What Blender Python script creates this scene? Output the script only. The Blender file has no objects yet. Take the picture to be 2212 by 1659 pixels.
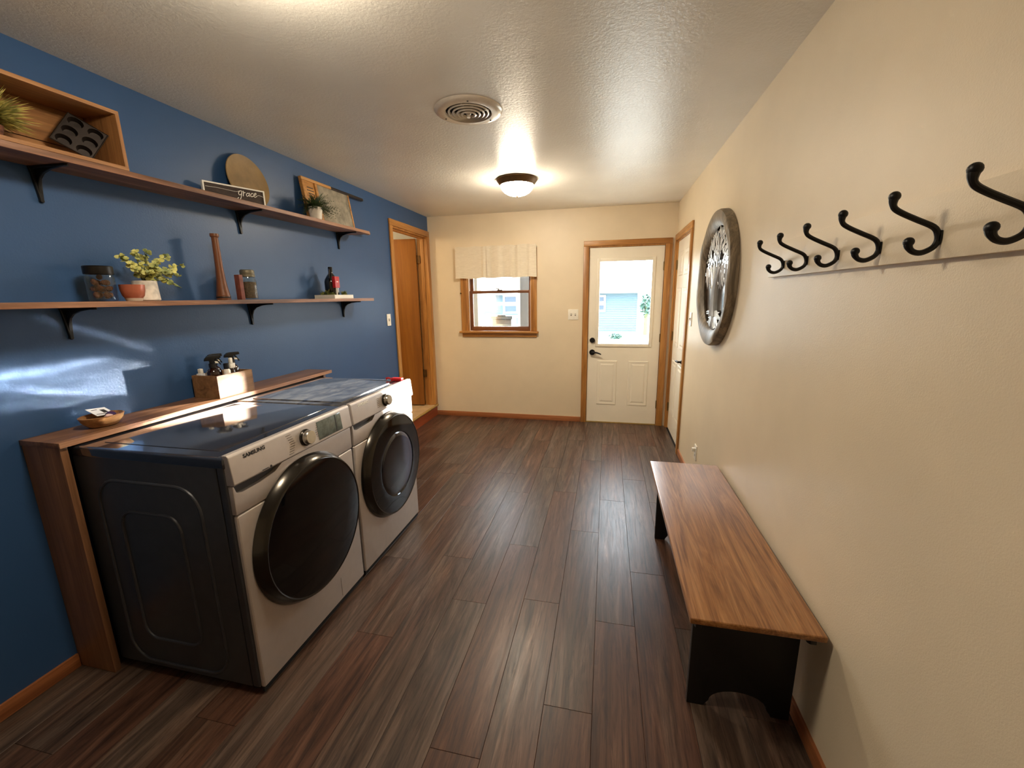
import bpy, bmesh, math, random
from mathutils import Vector, Matrix
random.seed(7)
C = bpy.context.scene.collection
SC = bpy.context.scene
W, D, H = 2.832, 4.914, 2.44          # room width, depth from the camera, height
PI = math.pi

# ------------------------------------------------------------------ camera, world, sun, exposure
cam = bpy.data.cameras.new('camera')
cam.sensor_width = 36.0
cam.lens = 898.8 / 2212 * 36
cam.clip_start = 0.02
co = bpy.data.objects.new('camera', cam); C.objects.link(co)
yaw, pitch, roll = 0.22348, -0.20695, -0.01512
r_ = Vector((math.cos(yaw), math.sin(yaw), 0))
f_ = Vector((-math.sin(yaw) * math.cos(pitch), math.cos(yaw) * math.cos(pitch), math.sin(pitch)))
u_ = r_.cross(f_)
rr = math.cos(roll) * r_ + math.sin(roll) * u_
uu = -math.sin(roll) * r_ + math.cos(roll) * u_
M = Matrix((rr, uu, -f_)).transposed().to_4x4()
M.translation = (2.1277, 0, 1.4977)
co.matrix_world = M
SC.camera = co

world = bpy.data.worlds.new('sky'); SC.world = world; world.use_nodes = True
bg = world.node_tree.nodes['Background']
bg.inputs[0].default_value = (0.80, 0.92, 1.0, 1); bg.inputs[1].default_value = 6.5

sun = bpy.data.lights.new('sun', 'SUN'); sun.energy = 14; sun.angle = math.radians(0.6); sun.color = (1.0, 0.95, 0.86)
so = bpy.data.objects.new('sun', sun); C.objects.link(so)
so.rotation_euler = Vector((-0.610, -1.0, -0.250)).to_track_quat('-Z', 'Y').to_euler()

for nm, loc, sx, sy in (('door_portal', (2.32, D + 0.16, 1.4), .60, .98), ('window_portal', (.87, D + 0.16, 1.5), .75, .85)):
    l = bpy.data.lights.new(nm, 'AREA'); l.shape = 'RECTANGLE'; l.size = sx; l.size_y = sy
    l.cycles.is_portal = True
    o = bpy.data.objects.new(nm, l); C.objects.link(o); o.location = loc
    o.rotation_euler = (-PI / 2, 0, 0)

vs = SC.view_settings
SC.display_settings.display_device = 'sRGB'
vs.view_transform = 'Standard'; vs.look = 'None'; vs.gamma = 1.0; vs.exposure = 1.5
vs.use_curve_mapping = False
cy = SC.cycles
cy.use_denoising = True
cy.max_bounces = 10; cy.diffuse_bounces = 6; cy.glossy_bounces = 5; cy.transmission_bounces = 6; cy.transparent_max_bounces = 12
cy.caustics_reflective = True; cy.sample_clamp_indirect = 0.0; cy.blur_glossy = 0.0
cy.use_guiding = True; cy.guiding_training_samples = 48
LAMP = 50.0

# ------------------------------------------------------------------ materials
def lin(c):
    return tuple((x / 12.92 if x <= .04045 else ((x + .055) / 1.055) ** 2.4) for x in (v / 255 for v in c))
class NT:
    def __init__(s, name):
        s.m = bpy.data.materials.new(name); s.m.use_nodes = True; s.t = s.m.node_tree
        s.b = s.t.nodes['Principled BSDF']; s.out = s.t.nodes['Material Output']
    def n(s, typ, **kw):
        x = s.t.nodes.new(typ)
        for k, v in kw.items(): setattr(x, k, v)
        return x
    def l(s, a, b): s.t.links.new(a, b)
    def coord(s, scale, kind='Object', rnd=0.0):
        tc = s.n('ShaderNodeTexCoord'); mp = s.n('ShaderNodeMapping'); mp.inputs['Scale'].default_value = scale
        src = tc.outputs[kind]
        if rnd:
            oi = s.n('ShaderNodeObjectInfo'); mu = s.n('ShaderNodeVectorMath', operation='MULTIPLY_ADD')
            cx = s.n('ShaderNodeCombineXYZ')
            for i in range(3): s.l(oi.outputs['Random'], cx.inputs[i])
            s.l(cx.outputs[0], mu.inputs[0]); mu.inputs[1].default_value = (rnd, rnd * 1.7, rnd * .6); s.l(src, mu.inputs[2]); src = mu.outputs[0]
        s.l(src, mp.inputs['Vector']); return mp.outputs[0]
    def noise(s, vec, scale, detail=4, rough=.55, dist=0.0):
        x = s.n('ShaderNodeTexNoise'); x.inputs['Scale'].default_value = scale; x.inputs['Detail'].default_value = detail
        x.inputs['Roughness'].default_value = rough; x.inputs['Distortion'].default_value = dist; s.l(vec, x.inputs['Vector']); return x.outputs['Fac']
    def ramp(s, fac, stops):
        x = s.n('ShaderNodeValToRGB'); e = x.color_ramp.elements
        while len(e) < len(stops): e.new(.5)
        for el, (p, c) in zip(e, stops): el.position = p; el.color = (*c, 1)
        s.l(fac, x.inputs[0]); return x.outputs[0]
    def mix(s, fac, a, b, mode='MIX'):
        x = s.n('ShaderNodeMix', data_type='RGBA', blend_type=mode)
        if isinstance(fac, float): x.inputs[0].default_value = fac
        else: s.l(fac, x.inputs[0])
        for v, i in ((a, 6), (b, 7)):
            if isinstance(v, tuple): x.inputs[i].default_value = (*v, 1)
            else: s.l(v, x.inputs[i])
        return x.outputs[2]
    def bump(s, h, strength, dist):
        x = s.n('ShaderNodeBump'); x.inputs['Strength'].default_value = strength; x.inputs['Distance'].default_value = dist
        s.l(h, x.inputs['Height']); s.l(x.outputs[0], s.b.inputs['Normal'])
    def col(s, c):
        if isinstance(c, tuple): s.b.inputs['Base Color'].default_value = (*c, 1)
        else: s.l(c, s.b.inputs['Base Color'])

def simple(name, c, rough=.5, metal=0.0, coat=0.0, var=0.08, vs_=25, spec=.5, bump=0.0):
    k = NT(name); c = lin(c)
    f = k.noise(k.coord((1, 1, 1)), vs_, 3)
    d = tuple(x * (1 - var * 2) for x in c); e = tuple(min(1, x * (1 + var)) for x in c)
    k.col(k.ramp(f, [(.3, d), (.7, e)]))
    k.b.inputs['Roughness'].default_value = rough; k.b.inputs['Metallic'].default_value = metal
    k.b.inputs['Coat Weight'].default_value = coat; k.b.inputs['Coat Roughness'].default_value = .05
    k.b.inputs['Specular IOR Level'].default_value = spec
    if bump: k.bump(k.noise(k.coord((1, 1, 1)), 180, 3), bump, .002)
    return k.m
def paint(name, c, rough, strength, scale=110, dist=.003, spec=.4):
    k = NT(name); c = lin(c)
    f = k.noise(k.coord((1, 1, 1)), 2.5, 3)
    k.col(k.ramp(f, [(.3, tuple(x * .95 for x in c)), (.7, tuple(min(1, x * 1.03) for x in c))]))
    k.b.inputs['Roughness'].default_value = rough; k.b.inputs['Specular IOR Level'].default_value = spec
    k.bump(k.noise(k.coord((1, 1, 1)), scale, 4, .6, .4), strength, dist); return k.m
def wood(name, dark, mid, light, axis='y', fine=1.0, rough=.42, rnd=3.0, dist=.7, coat=0.0, grain=.5):
    k = NT(name); i = 'xyz'.index(axis)
    a = [16 * fine] * 3; a[i] = 1.3 * fine
    b = [160 * fine] * 3; b[i] = 5 * fine
    f1 = k.noise(k.coord(tuple(a), rnd=rnd), 1.0, 7, .62, dist)
    f2 = k.noise(k.coord(tuple(b), rnd=rnd), 1.0, 4, .6, .2)
    base = k.ramp(f1, [(.30, lin(dark)), (.5, lin(mid)), (.68, lin(light))])
    gr = k.ramp(f2, [(.35, (.45, .42, .40)), (.6, (1, 1, 1))])
    k.col(k.mix(grain, base, gr, 'MULTIPLY'))
    k.b.inputs['Roughness'].default_value = rough; k.b.inputs['Coat Weight'].default_value = coat; k.b.inputs['Coat Roughness'].default_value = .12
    k.bump(f2, .12, .002); return k.m
def plank_mat():
    k = NT('floor plank vinyl')
    f1 = k.noise(k.coord((14, 1.1, 1), rnd=9), 1.0, 9, .72, 1.6)
    f2 = k.noise(k.coord((60, 3.2, 1), rnd=9), 1.0, 7, .7, 1.4)
    f3 = k.noise(k.coord((9, .8, 1), rnd=7), 1.0, 3, .5, .5)
    brown = k.ramp(f1, [(.28, lin((34, 24, 20))), (.46, lin((76, 58, 48))), (.60, lin((106, 84, 71))), (.74, lin((150, 124, 106)))])
    grey = k.ramp(f1, [(.28, lin((42, 36, 33))), (.5, lin((84, 73, 66))), (.72, lin((122, 108, 98)))])
    red = k.ramp(f1, [(.3, lin((44, 29, 23))), (.55, lin((92, 66, 54))), (.75, lin((124, 98, 82)))])
    oi = k.n('ShaderNodeObjectInfo')
    ad = k.n('ShaderNodeMath', operation='MULTIPLY_ADD'); k.l(oi.outputs['Random'], ad.inputs[0]); ad.inputs[1].default_value = .5; k.l(f3, ad.inputs[2])
    s1 = k.ramp(ad.outputs[0], [(.72, (0, 0, 0)), (.98, (1, 1, 1))])
    s2 = k.ramp(ad.outputs[0], [(.58, (.85, .85, .85)), (.80, (0, 0, 0))])
    c = k.mix(s1, brown, grey); c = k.mix(s2, c, red)
    c = k.mix(.75, c, k.ramp(f2, [(.36, (.36, .32, .30)), (.52, (1, 1, 1)), (.75, (1.0, 1.0, 1.0))]), 'MULTIPLY')
    c = k.mix(1.0, c, (.95, .83, .74), 'MULTIPLY')
    k.col(c)
    rg = k.ramp(f2, [(.3, (.42,) * 3), (.7, (.29,) * 3)]); k.l(rg, k.b.inputs['Roughness'])
    k.bump(f2, .10, .0015); k.b.inputs['Specular IOR Level'].default_value = .38
    return k.m
def glass(name, tint=(1, 1, 1), ior=1.45, rough=0.0):
    k = NT(name); t = k.t; t.nodes.remove(k.b)
    tr = k.n('ShaderNodeBsdfTransparent'); tr.inputs[0].default_value = (*tint, 1)
    gl = k.n('ShaderNodeBsdfGlossy'); gl.inputs['Roughness'].default_value = rough
    lw = k.n('ShaderNodeLayerWeight'); lw.inputs['Blend'].default_value = .5
    pw_ = k.n('ShaderNodeMath', operation='POWER'); k.l(lw.outputs['Facing'], pw_.inputs[0]); pw_.inputs[1].default_value = 4.0
    fr = k.n('ShaderNodeMath', operation='MULTIPLY_ADD'); k.l(pw_.outputs[0], fr.inputs[0]); fr.inputs[1].default_value = .6; fr.inputs[2].default_value = .045
    mx = k.n('ShaderNodeMixShader'); k.l(fr.outputs[0], mx.inputs[0]); k.l(tr.outputs[0], mx.inputs[1]); k.l(gl.outputs[0], mx.inputs[2])
    k.l(mx.outputs[0], k.out.inputs['Surface']); return k.m
def emit(name, c, s):
    k = NT(name); k.b.inputs['Base Color'].default_value = (.9, .85, .75, 1)
    k.b.inputs['Emission Color'].default_value = (*c, 1); k.b.inputs['Emission Strength'].default_value = s; return k.m
def fabric(name, c1, c2):
    k = NT(name); f = k.noise(k.coord((6, 6, 60)), 3.0, 5, .7, .3)
    k.col(k.ramp(f, [(.32, lin(c1)), (.62, lin(c2))])); k.b.inputs['Roughness'].default_value = .9
    k.bump(f, .3, .003); return k.m
def lidmat(dusty=False):
    k = NT('glossy charcoal lid'); k.col(lin((50, 51, 58)))
    if dusty: k.col(k.ramp(k.noise(k.coord((9, 4, 1)), 1.6, 7, .72, .8), [(.40, lin((62, 62, 68))), (.62, lin((112, 111, 110)))]))
    k.b.inputs['Roughness'].default_value = .06; k.b.inputs['Metallic'].default_value = .0
    k.b.inputs['Specular IOR Level'].default_value = .8; k.b.inputs['Coat Weight'].default_value = 1.0; k.b.inputs['Coat Roughness'].default_value = .06
    k.bump(k.noise(k.coord((1, .3, 1)), 4.5, 2, .4, .6), .14, .02); return k.m
def leafmat(name, c1, c2, sc=30):
    k = NT(name); f = k.noise(k.coord((1, 1, 1)), sc, 2)
    k.col(k.ramp(f, [(.35, lin(c1)), (.65, lin(c2))])); k.b.inputs['Roughness'].default_value = .6; return k.m

MT = dict(
    blue=paint('blue wall paint', (48, 80, 122), .40, .16),
    cream=paint('cream wall paint', (222, 205, 176), .40, .22, 240),
    white_ceiling=paint('ceiling paint', (230, 225, 214), .34, .40, 70, .004),
    hall=paint('hall wall paint', (238, 218, 170), .6, .2),
    plank=plank_mat(),
    subfloor=simple('dark joint', (24, 18, 15), .8),
    oak=wood('honey oak trim', (144, 92, 40), (182, 126, 64), (202, 148, 82), 'z', .8, .36),
    oak_x=wood('honey oak trim across', (144, 92, 40), (182, 126, 64), (202, 148, 82), 'x', .8, .36),
    oak_y=wood('honey oak trim along', (144, 92, 40), (182, 126, 64), (202, 148, 82), 'y', .8, .36),
    base_x=wood('reddish baseboard across', (140, 82, 46), (170, 106, 64), (186, 122, 80), 'x', .8, .4),
    base_y=wood('reddish baseboard along', (140, 82, 46), (170, 106, 64), (186, 122, 80), 'y', .8, .4),
    birch=wood('varnished birch door', (116, 68, 20), (140, 86, 28), (158, 102, 40), 'z', .35, .35, grain=.25),
    sash_z=wood('sash stile wood', (92, 52, 26), (118, 70, 36), (136, 86, 48), 'z', .8, .4),
    sash_x=wood('sash rail wood', (92, 52, 26), (118, 70, 36), (136, 86, 48), 'x', .8, .4),
    walnut_y=wood('brown stained pine', (84, 56, 36), (124, 86, 58), (158, 114, 82), 'y', .9, .42),
    walnut_z=wood('brown stained pine upright', (84, 55, 36), (122, 84, 56), (150, 106, 74), 'z', .6, .45),
    edging=wood('pale sawn edge wood', (140, 92, 62), (184, 134, 100), (206, 160, 126), 'y', 1.2, .5),
    lid_dusty=lidmat(True),
    rustic=wood('rustic shelf board', (84, 54, 36), (140, 96, 68), (178, 132, 102), 'y', 1.0, .5),
    crate_y=wood('old crate wood', (118, 78, 42), (156, 108, 62), (176, 128, 82), 'y', .8, .55),
    crate_z=wood('old crate wood end', (118, 78, 42), (156, 108, 62), (176, 128, 82), 'z', .8, .55),
    boxwood=wood('pale finger jointed box wood', (106, 74, 42), (142, 104, 64), (164, 124, 82), 'y', 1.2, .5, grain=.4),
    bench=wood('bench oak top', (106, 64, 30), (150, 100, 54), (176, 126, 76), 'y', 1.0, .33, dist=2.4, grain=.6, coat=.25),
    spindle=wood('turned bobbin wood', (84, 48, 26), (122, 72, 40), (142, 88, 52), 'z', 1.4, .4),
    darkwood=wood('dark sign board', (38, 28, 24), (54, 40, 34), (70, 54, 46), 'y', 1.5, .6),
    platter=simple('tan wooden platter', (142, 114, 70), .55, var=.16, vs_=9),
    bowlwood=wood('small wooden bowl', (118, 78, 44), (160, 112, 66), (190, 144, 92), 'y', 2.0, .45),
    ringwood=wood('weathered grey brown ring', (80, 70, 56), (124, 110, 90), (158, 142, 118), 'z', .9, .5, dist=1.8),
    wbwood=wood('washboard wood', (146, 96, 40), (190, 134, 66), (206, 152, 84), 'y', 1.0, .5),
    darkmetal=simple('dark steel bar', (52, 44, 40), .45, .6),
    zincrib=simple('ribbed zinc', (186, 180, 164), .42, .35, var=.2, vs_=18),
    black=simple('black iron', (16, 15, 15), .42, .3, var=.1),
    blackpaint=simple('black painted wood', (14, 13, 13), .5, var=.1),
    blackplastic=simple('black plastic', (18, 18, 20), .3, var=.05),
    charcoal=simple('charcoal cabinet steel', (70, 71, 76), .36, .3, var=.05),
    lidgloss=lidmat(),
    champagne=simple('champagne steel', (204, 194, 187), .42, .5, var=.02),
    smoke=simple('smoked chrome ring', (66, 62, 57), .20, .9, var=.03),
    blackglass=simple('black door glass', (7, 7, 8), .06, .0, var=.0, spec=.4),
    drumglass=simple('dark bowl glass', (20, 21, 27), .10, .0, coat=.3, var=.0),
    chrome=simple('brushed chrome', (210, 206, 198), .22, 1.0, var=.05),
    screen=simple('grey display glass', (96, 108, 104), .12, .1, coat=.6, var=.22, vs_=60),
    ink=simple('dark printed ink', (40, 34, 30), .6),
    inkgrey=simple('grey printed ink', (120, 110, 100), .6),
    inkwhite=simple('white ink', (240, 236, 226), .6, var=.02),
    rubber=simple('black rubber', (12, 12, 12), .7),
    white=simple('white plastic', (236, 230, 216), .35, var=.03),
    whitepaint=paint('white door enamel', (240, 232, 214), .34, .06, 60),
    whiteceramic=simple('white ceramic', (236, 228, 214), .22, var=.03),
    ventwhite=simple('white enamel vent', (214, 202, 184), .25, .1, var=.04),
    ventdark=simple('dark duct', (10, 9, 9), .9),
    bronze=simple('brown bronze lamp ring', (92, 66, 34), .38, .6, var=.12),
    dome=emit('lit frosted dome', (1.0, .87, .68), LAMP),
    dome_dim=emit('lit frosted dome near', (1.0, .87, .68), LAMP * .75),
    curtain=fabric('oatmeal linen', (212, 199, 176), (226, 214, 192)),
    pane=glass('window glass'),
    jarglass=glass('clear jar glass', (.93, .95, .94), 1.5),
    amber=simple('amber bottle glass', (34, 12, 6), .06, 0, coat=1, var=.0),
    jugglass=simple('dark jug glass', (16, 13, 8), .06, 0, coat=1, var=.0),
    zinclid=simple('aged zinc lid', (120, 112, 92), .5, .5, var=.12),
    darklid=simple('dark jar lid', (34, 31, 28), .35, .5),
    cone=simple('dried cone brown', (112, 66, 40), .8, var=.35, vs_=70, bump=.5),
    beans=simple('brown jar filling', (92, 72, 52), .9, var=.3, vs_=120, bump=.5),
    copper=simple('terracotta glaze', (176, 98, 72), .3, .15, var=.06),
    cement=simple('pale cement', (196, 178, 158), .7),
    birchbark=simple('birch bark pot', (224, 214, 200), .6, var=.22, vs_=22),
    rust=simple('rust red paint', (122, 64, 48), .6, var=.18),
    red=simple('red enamel', (186, 30, 34), .35, var=.1),
    euca=leafmat('eucalyptus leaf', (120, 134, 82), (226, 220, 130), 22),
    fern=leafmat('dark fern leaf', (30, 48, 24), (66, 88, 40)),
    straw=leafmat('straw grass leaf', (92, 90, 34), (196, 180, 92), 26),
    moss=leafmat('moss leaf', (44, 62, 26), (150, 150, 62), 40),
    stem=simple('green stem', (86, 96, 56), .7),
    soil=simple('dark soil', (30, 22, 16), .9),
    silver=simple('polished silver metal', (226, 230, 234), .32, .4, var=.05),
    mirrorback=simple('dark brown backing', (54, 40, 30), .2, .2, coat=.3),
    paper=simple('white paper card', (238, 238, 240), .6, var=.01),
    purple=simple('purple wrapper', (70, 48, 92), .4),
    pink=simple('pale pink wrapper', (232, 196, 190), .4),
    tile=simple('beige landing tile', (190, 164, 128), .4, var=.1, vs_=8),
    nosing=simple('olive tan nosing', (164, 134, 74), .4, var=.08),
    riser=wood('reddish riser board', (112, 50, 28), (146, 70, 40), (168, 90, 56), 'y', .7, .4),
    brass=simple('aged brass', (120, 96, 54), .4, .8),
    greymetal=simple('grey steel', (120, 118, 112), .4, .7),
    siding=simple('pale blue siding', (84, 104, 114), .7, var=.03),
    trimwhite=simple('white exterior trim', (176, 176, 172), .6, var=.02),
    roofing=simple('pale shingle roof', (220, 214, 206), .9, var=.08, vs_=6),
    houseglass=simple('blue grey house glass', (40, 58, 78), .3, .0, var=.05),
    ground=simple('pale concrete and dry grass', (206, 200, 188), .9, var=.1, vs_=.6),
    porchgrey=simple('grey porch board', (74, 74, 76), .7, var=.05),
    tree=leafmat('tree leaf', (26, 50, 46), (70, 104, 90), 3),
    bin=simple('dark grey bin', (15, 16, 17), .45, var=.06),
    gasket=simple('dark door gap', (30, 22, 18), .8),
)

# ------------------------------------------------------------------ mesh builder
class MB:
    def __init__(s): s.v = []; s.f = []
    def add(s, vs_, fs):
        o = len(s.v); s.v += [tuple(p) for p in vs_]; s.f += [tuple(i + o for i in f) for f in fs]; return s
    def box(s, a, b):
        x0, y0, z0 = (min(p, q) for p, q in zip(a, b)); x1, y1, z1 = (max(p, q) for p, q in zip(a, b))
        return s.add([(x0, y0, z0), (x1, y0, z0), (x1, y1, z0), (x0, y1, z0), (x0, y0, z1), (x1, y0, z1), (x1, y1, z1), (x0, y1, z1)],
                     [(0, 3, 2, 1), (4, 5, 6, 7), (0, 1, 5, 4), (1, 2, 6, 5), (2, 3, 7, 6), (3, 0, 4, 7)])
    def prism(s, pts, axis, lo, hi):
        def P(p, h): return {'x': (h, p[0], p[1]), 'y': (p[0], h, p[1]), 'z': (p[0], p[1], h)}[axis]
        n = len(pts)
        return s.add([P(p, lo) for p in pts] + [P(p, hi) for p in pts],
                     [tuple(range(n)), tuple(range(2 * n - 1, n - 1, -1))] + [(i, (i + 1) % n, n + (i + 1) % n, n + i) for i in range(n)])
    def lathe(s, prof, origin=(0, 0, 0), axis='z', n=32, sx=1, sy=1):
        ax = {'z': lambda a, b, h: (a, b, h), 'x': lambda a, b, h: (h, a, b), 'y': lambda a, b, h: (b, h, a)}[axis]
        vs_ = []; fs = []; rings = []
        for r, h in prof:
            if r < 1e-6: rings.append([len(vs_)]); vs_.append(ax(0, 0, h))
            else:
                rings.append(list(range(len(vs_), len(vs_) + n)))
                vs_ += [ax(r * sx * math.cos(2 * PI * i / n), r * sy * math.sin(2 * PI * i / n), h) for i in range(n)]
        for A, B in zip(rings, rings[1:]):
            for i in range(n):
                j = (i + 1) % n
                if len(A) == 1 and len(B) == 1: continue
                if len(A) == 1: fs.append((A[0], B[i], B[j]))
                elif len(B) == 1: fs.append((A[i], A[j], B[0]))
                else: fs.append((A[i], A[j], B[j], B[i]))
        return s.add([(p[0] + origin[0], p[1] + origin[1], p[2] + origin[2]) for p in vs_], fs)
    def tube(s, pts, rad, n=10, cap=True, flat=1.0):
        pts = [Vector(p) for p in pts]; k = len(pts)
        rad = [rad] * k if isinstance(rad, (int, float)) else rad
        vs_ = []; fs = []; up = None
        for i, p in enumerate(pts):
            t = (pts[min(i + 1, k - 1)] - pts[max(i - 1, 0)]).normalized()
            if up is None:
                up = Vector((0, 0, 1)) if abs(t.z) < .9 else Vector((1, 0, 0))
            a = (up - t * up.dot(t)).normalized(); up = a; b = t.cross(a)
            vs_ += [p + rad[i] * (math.cos(2 * PI * j / n) * a + flat * math.sin(2 * PI * j / n) * b) for j in range(n)]
        for i in range(k - 1):
            for j in range(n):
                q = (j + 1) % n; fs.append((i * n + j, i * n + q, (i + 1) * n + q, (i + 1) * n + j))
        if cap: fs += [tuple(range(n)), tuple(range((k - 1) * n, k * n))]
        return s.add(vs_, fs)
    def xf(s, m):
        s.v = [tuple(m @ Vector(p)) for p in s.v]; return s
    def build(s, name, mat, parent=None, bevel=0.0, seg=2, local=False, ang=35):
        me = bpy.data.meshes.new(name)
        inv = None
        if parent is not None and not local: inv = world_of(parent).inverted()
        vs_ = [tuple(inv @ Vector(p)) for p in s.v] if inv else s.v
        me.from_pydata(vs_, [], s.f)
        bm = bmesh.new(); bm.from_mesh(me)
        bmesh.ops.recalc_face_normals(bm, faces=bm.faces)
        if bevel:
            es = [e for e in bm.edges if len(e.link_faces) == 2 and e.calc_face_angle(0) > math.radians(30)]
            bmesh.ops.bevel(bm, geom=es, offset=bevel, segments=seg, profile=.6, affect='EDGES', clamp_overlap=True)
        bm.to_mesh(me); bm.free()
        me.shade_smooth(); me.set_sharp_from_angle(angle=math.radians(ang))
        me.materials.append(MT[mat] if isinstance(mat, str) else mat)
        o = bpy.data.objects.new(name, me); C.objects.link(o)
        if parent is not None: o.parent = parent
        return o
def world_of(o):
    m = o.matrix_basis.copy()
    if o.parent is not None: m = world_of(o.parent) @ m
    return m
def B(a, b): return MB().box(a, b)
def tag(o, label=None, cat=None, group=None, kind=None):
    for k, v in (('label', label), ('category', cat), ('group', group), ('kind', kind)):
        if v: o[k] = v
    return o
def thing(name, label=None, cat=None, loc=(0, 0, 0), rot=(0, 0, 0), group=None, kind=None):
    o = bpy.data.objects.new(name, None); C.objects.link(o)
    o.location = loc; o.rotation_euler = rot; o.empty_display_size = .05
    return tag(o, label, cat, group, kind)
def struct(name, mb, mat, **kw): return tag(mb.build(name, mat, **kw), kind='structure')
def dup(root, loc, label=None, group=None, rot=None):
    r = root.copy(); C.objects.link(r); r.location = loc
    if rot: r.rotation_euler = rot
    if label: r['label'] = label
    if group: r['group'] = group
    for ch in list(root.children):
        c = ch.copy(); C.objects.link(c); c.parent = r
        for g in ch.children:
            d = g.copy(); C.objects.link(d); d.parent = c
    return r
def text_mesh(name, txt, size, mat, parent, M_, depth=.0006, sx=1.0, bold=0.0):
    cu = bpy.data.curves.new(name, 'FONT'); cu.body = txt; cu.size = size; cu.extrude = depth; cu.offset = bold; cu.resolution_u = 3
    t = bpy.data.objects.new(name + '_curve', cu); C.objects.link(t)
    bpy.context.view_layer.update()
    me = bpy.data.meshes.new_from_object(t.evaluated_get(bpy.context.evaluated_depsgraph_get()))
    C.objects.unlink(t); bpy.data.objects.remove(t)
    me.transform(world_of(parent).inverted() @ M_ @ Matrix.Diagonal((sx, 1, 1, 1)))
    me.materials.clear(); me.materials.append(MT[mat]); me.name = name
    o = bpy.data.objects.new(name, me); C.objects.link(o); o.parent = parent
    return o
def cells(a0, a1, b0, b1, holes):
    """rectangles that tile [a0,a1]x[b0,b1] outside the holes"""
    A = sorted({a0, a1, *[h[0] for h in holes], *[h[1] for h in holes]}); out = []
    for p, q in zip(A, A[1:]):
        hs = sorted([h for h in holes if h[0] <= p and h[1] >= q], key=lambda h: h[2]); z = b0
        for h in hs:
            if h[2] > z: out.append((p, q, z, h[2]))
            z = h[3]
        if z < b1: out.append((p, q, z, b1))
    return out

# ------------------------------------------------------------------ room shell
Y0 = -1.5
m = MB()
for a, b, c, d in cells(Y0, D, 0, H, [(4.02, 4.855, .118, 2.21)]): m.box((-.12, a, c), (0, b, d))
struct('wall_left', m, 'blue')
m = MB()
for a, b, c, d in cells(-.12, W + .12, 0, H, [(.485, 1.256, 1.09, 2.0), (1.905, 2.735, 0, 2.035)]): m.box((a, D, c), (b, D + .14, d))
struct('wall_back', m, 'cream')
m = MB()
for a, b, c, d in cells(Y0, D, 0, H, [(4.05, 4.862, 0, 2.05)]): m.box((W, a, c), (W + .12, b, d))
struct('wall_right', m, 'cream')
struct('wall_rear', B((-.12, Y0 - .1, 0), (W + .12, Y0, H)), 'cream')
struct('ceiling', B((-.12, Y0 - .1, H), (W + .12, D + .14, H + .1)), 'white_ceiling')
# hall behind the left doorway
hall = MB()
hall.box((-1.7, 3.2, .0), (-1.6, 5.7, 2.5)).box((-1.6, 3.2, 0), (-.12, 3.3, 2.5)).box((-1.6, 5.6, 0), (-.12, 5.7, 2.5)).box((-.12, D + .14, 0), (-.10, 5.6, 2.5))
struct('wall_hall', hall, 'hall')
struct('ceiling_hall', B((-1.7, 3.2, 2.44), (-.12, 5.7, 2.54)), 'white_ceiling')
struct('floor_hall', B((-1.7, 3.2, .02), (-.12, 5.7, .14)), 'tile')
l = bpy.data.lights.new('hall_lamp', 'POINT'); l.energy = 9; l.color = (1, .8, .52); l.shadow_soft_size = .12
o = bpy.data.objects.new('hall_lamp', l); C.objects.link(o); o.location = (-1.0, 4.0, 2.2)

floor = struct('floor', B((-.12, Y0 - .1, -.12), (W + .12, D + .14, -.008)), 'subfloor')
joints = {-10: .30, -9: .75, -8: .10, -7: .596, -6: .96, -5: .774, -4: .228, -3: .848, -2: .515, -1: 1.039, 0: .589, 1: .056, 2: .513, 3: .912, 4: .543, 5: .16}
PW, PL = .1783, 1.214
cache = {}
for k, j in joints.items():
    xa, xb = max(.0, 1.7635 + PW * k), min(W, 1.7635 + PW * (k + 1))
    if xb - xa < .01: continue
    y = j - PL * 3
    while y < D:
        ya, yb = max(Y0, y), min(D, y + PL)
        y += PL
        if yb - ya < .02: continue
        key = (round(xb - xa, 4), round(yb - ya, 4))
        if key not in cache:
            p = B((.0004, .0004, -.008), (key[0] - .0004, key[1] - .0004, 0)).build('plank', 'plank', None, bevel=.0009, seg=1)
            cache[key] = p.data
        else:
            p = bpy.data.objects.new('plank', cache[key]); C.objects.link(p)
        p.location = (xa, ya, 0); p.parent = floor

# baseboards
def baseboard(name, a, b, mat): struct(name, B(a, b), mat, bevel=.004)
baseboard('baseboard_left_near', (0, Y0, 0), (.012, 1.038, .062), 'base_y')
baseboard('baseboard_left_far', (0, 2.604, 0), (.012, 3.96, .062), 'base_y')
baseboard('baseboard_back', (.0, D - .012, 0), (1.853, D, .062), 'base_x')
baseboard('baseboard_right', (W - .012, Y0, 0), (W, 3.985, .062), 'base_y')

# ------------------------------------------------------------------ back door (door_1)
d1 = thing('door_1', kind='structure', loc=(2.32, D, 0))
def P(mb, name, mat, par, **kw): return mb.build(name, mat, par, **kw)
CT = .018
P(B((1.856, D - CT, 0), (1.918, D, 2.03)), 'casing_left', 'oak', d1, bevel=.005)
P(B((2.722, D - CT, 0), (2.790, D, 2.03)), 'casing_right', 'oak', d1, bevel=.005)
P(B((1.856, D - CT, 2.03), (2.790, D, 2.088)), 'casing_head', 'oak_x', d1, bevel=.005)
P(MB().box((1.905, D - .001, 0), (1.918, D + .13, 2.03)).box((2.722, D - .001, 0), (2.735, D + .13, 2.03)).box((1.918, D - .001, 2.017), (2.722, D + .13, 2.034)), 'jamb', 'oak', d1)
P(B((1.918, D + .004, 0), (2.722, D + .12, .010)), 'threshold', 'nosing', d1)
P(MB().box((1.918, D + .058, .010), (1.940, D + .075, 2.017)).box((2.700, D + .058, .010), (2.722, D + .075, 2.017)).box((1.940, D + .058, 1.998), (2.700, D + .075, 2.017)).box((1.918, D + .058, .010), (2.722, D + .075, .022)), 'stop', 'oak', d1)  # added behind the slab edges to block daylight leaking through the gaps
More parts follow.
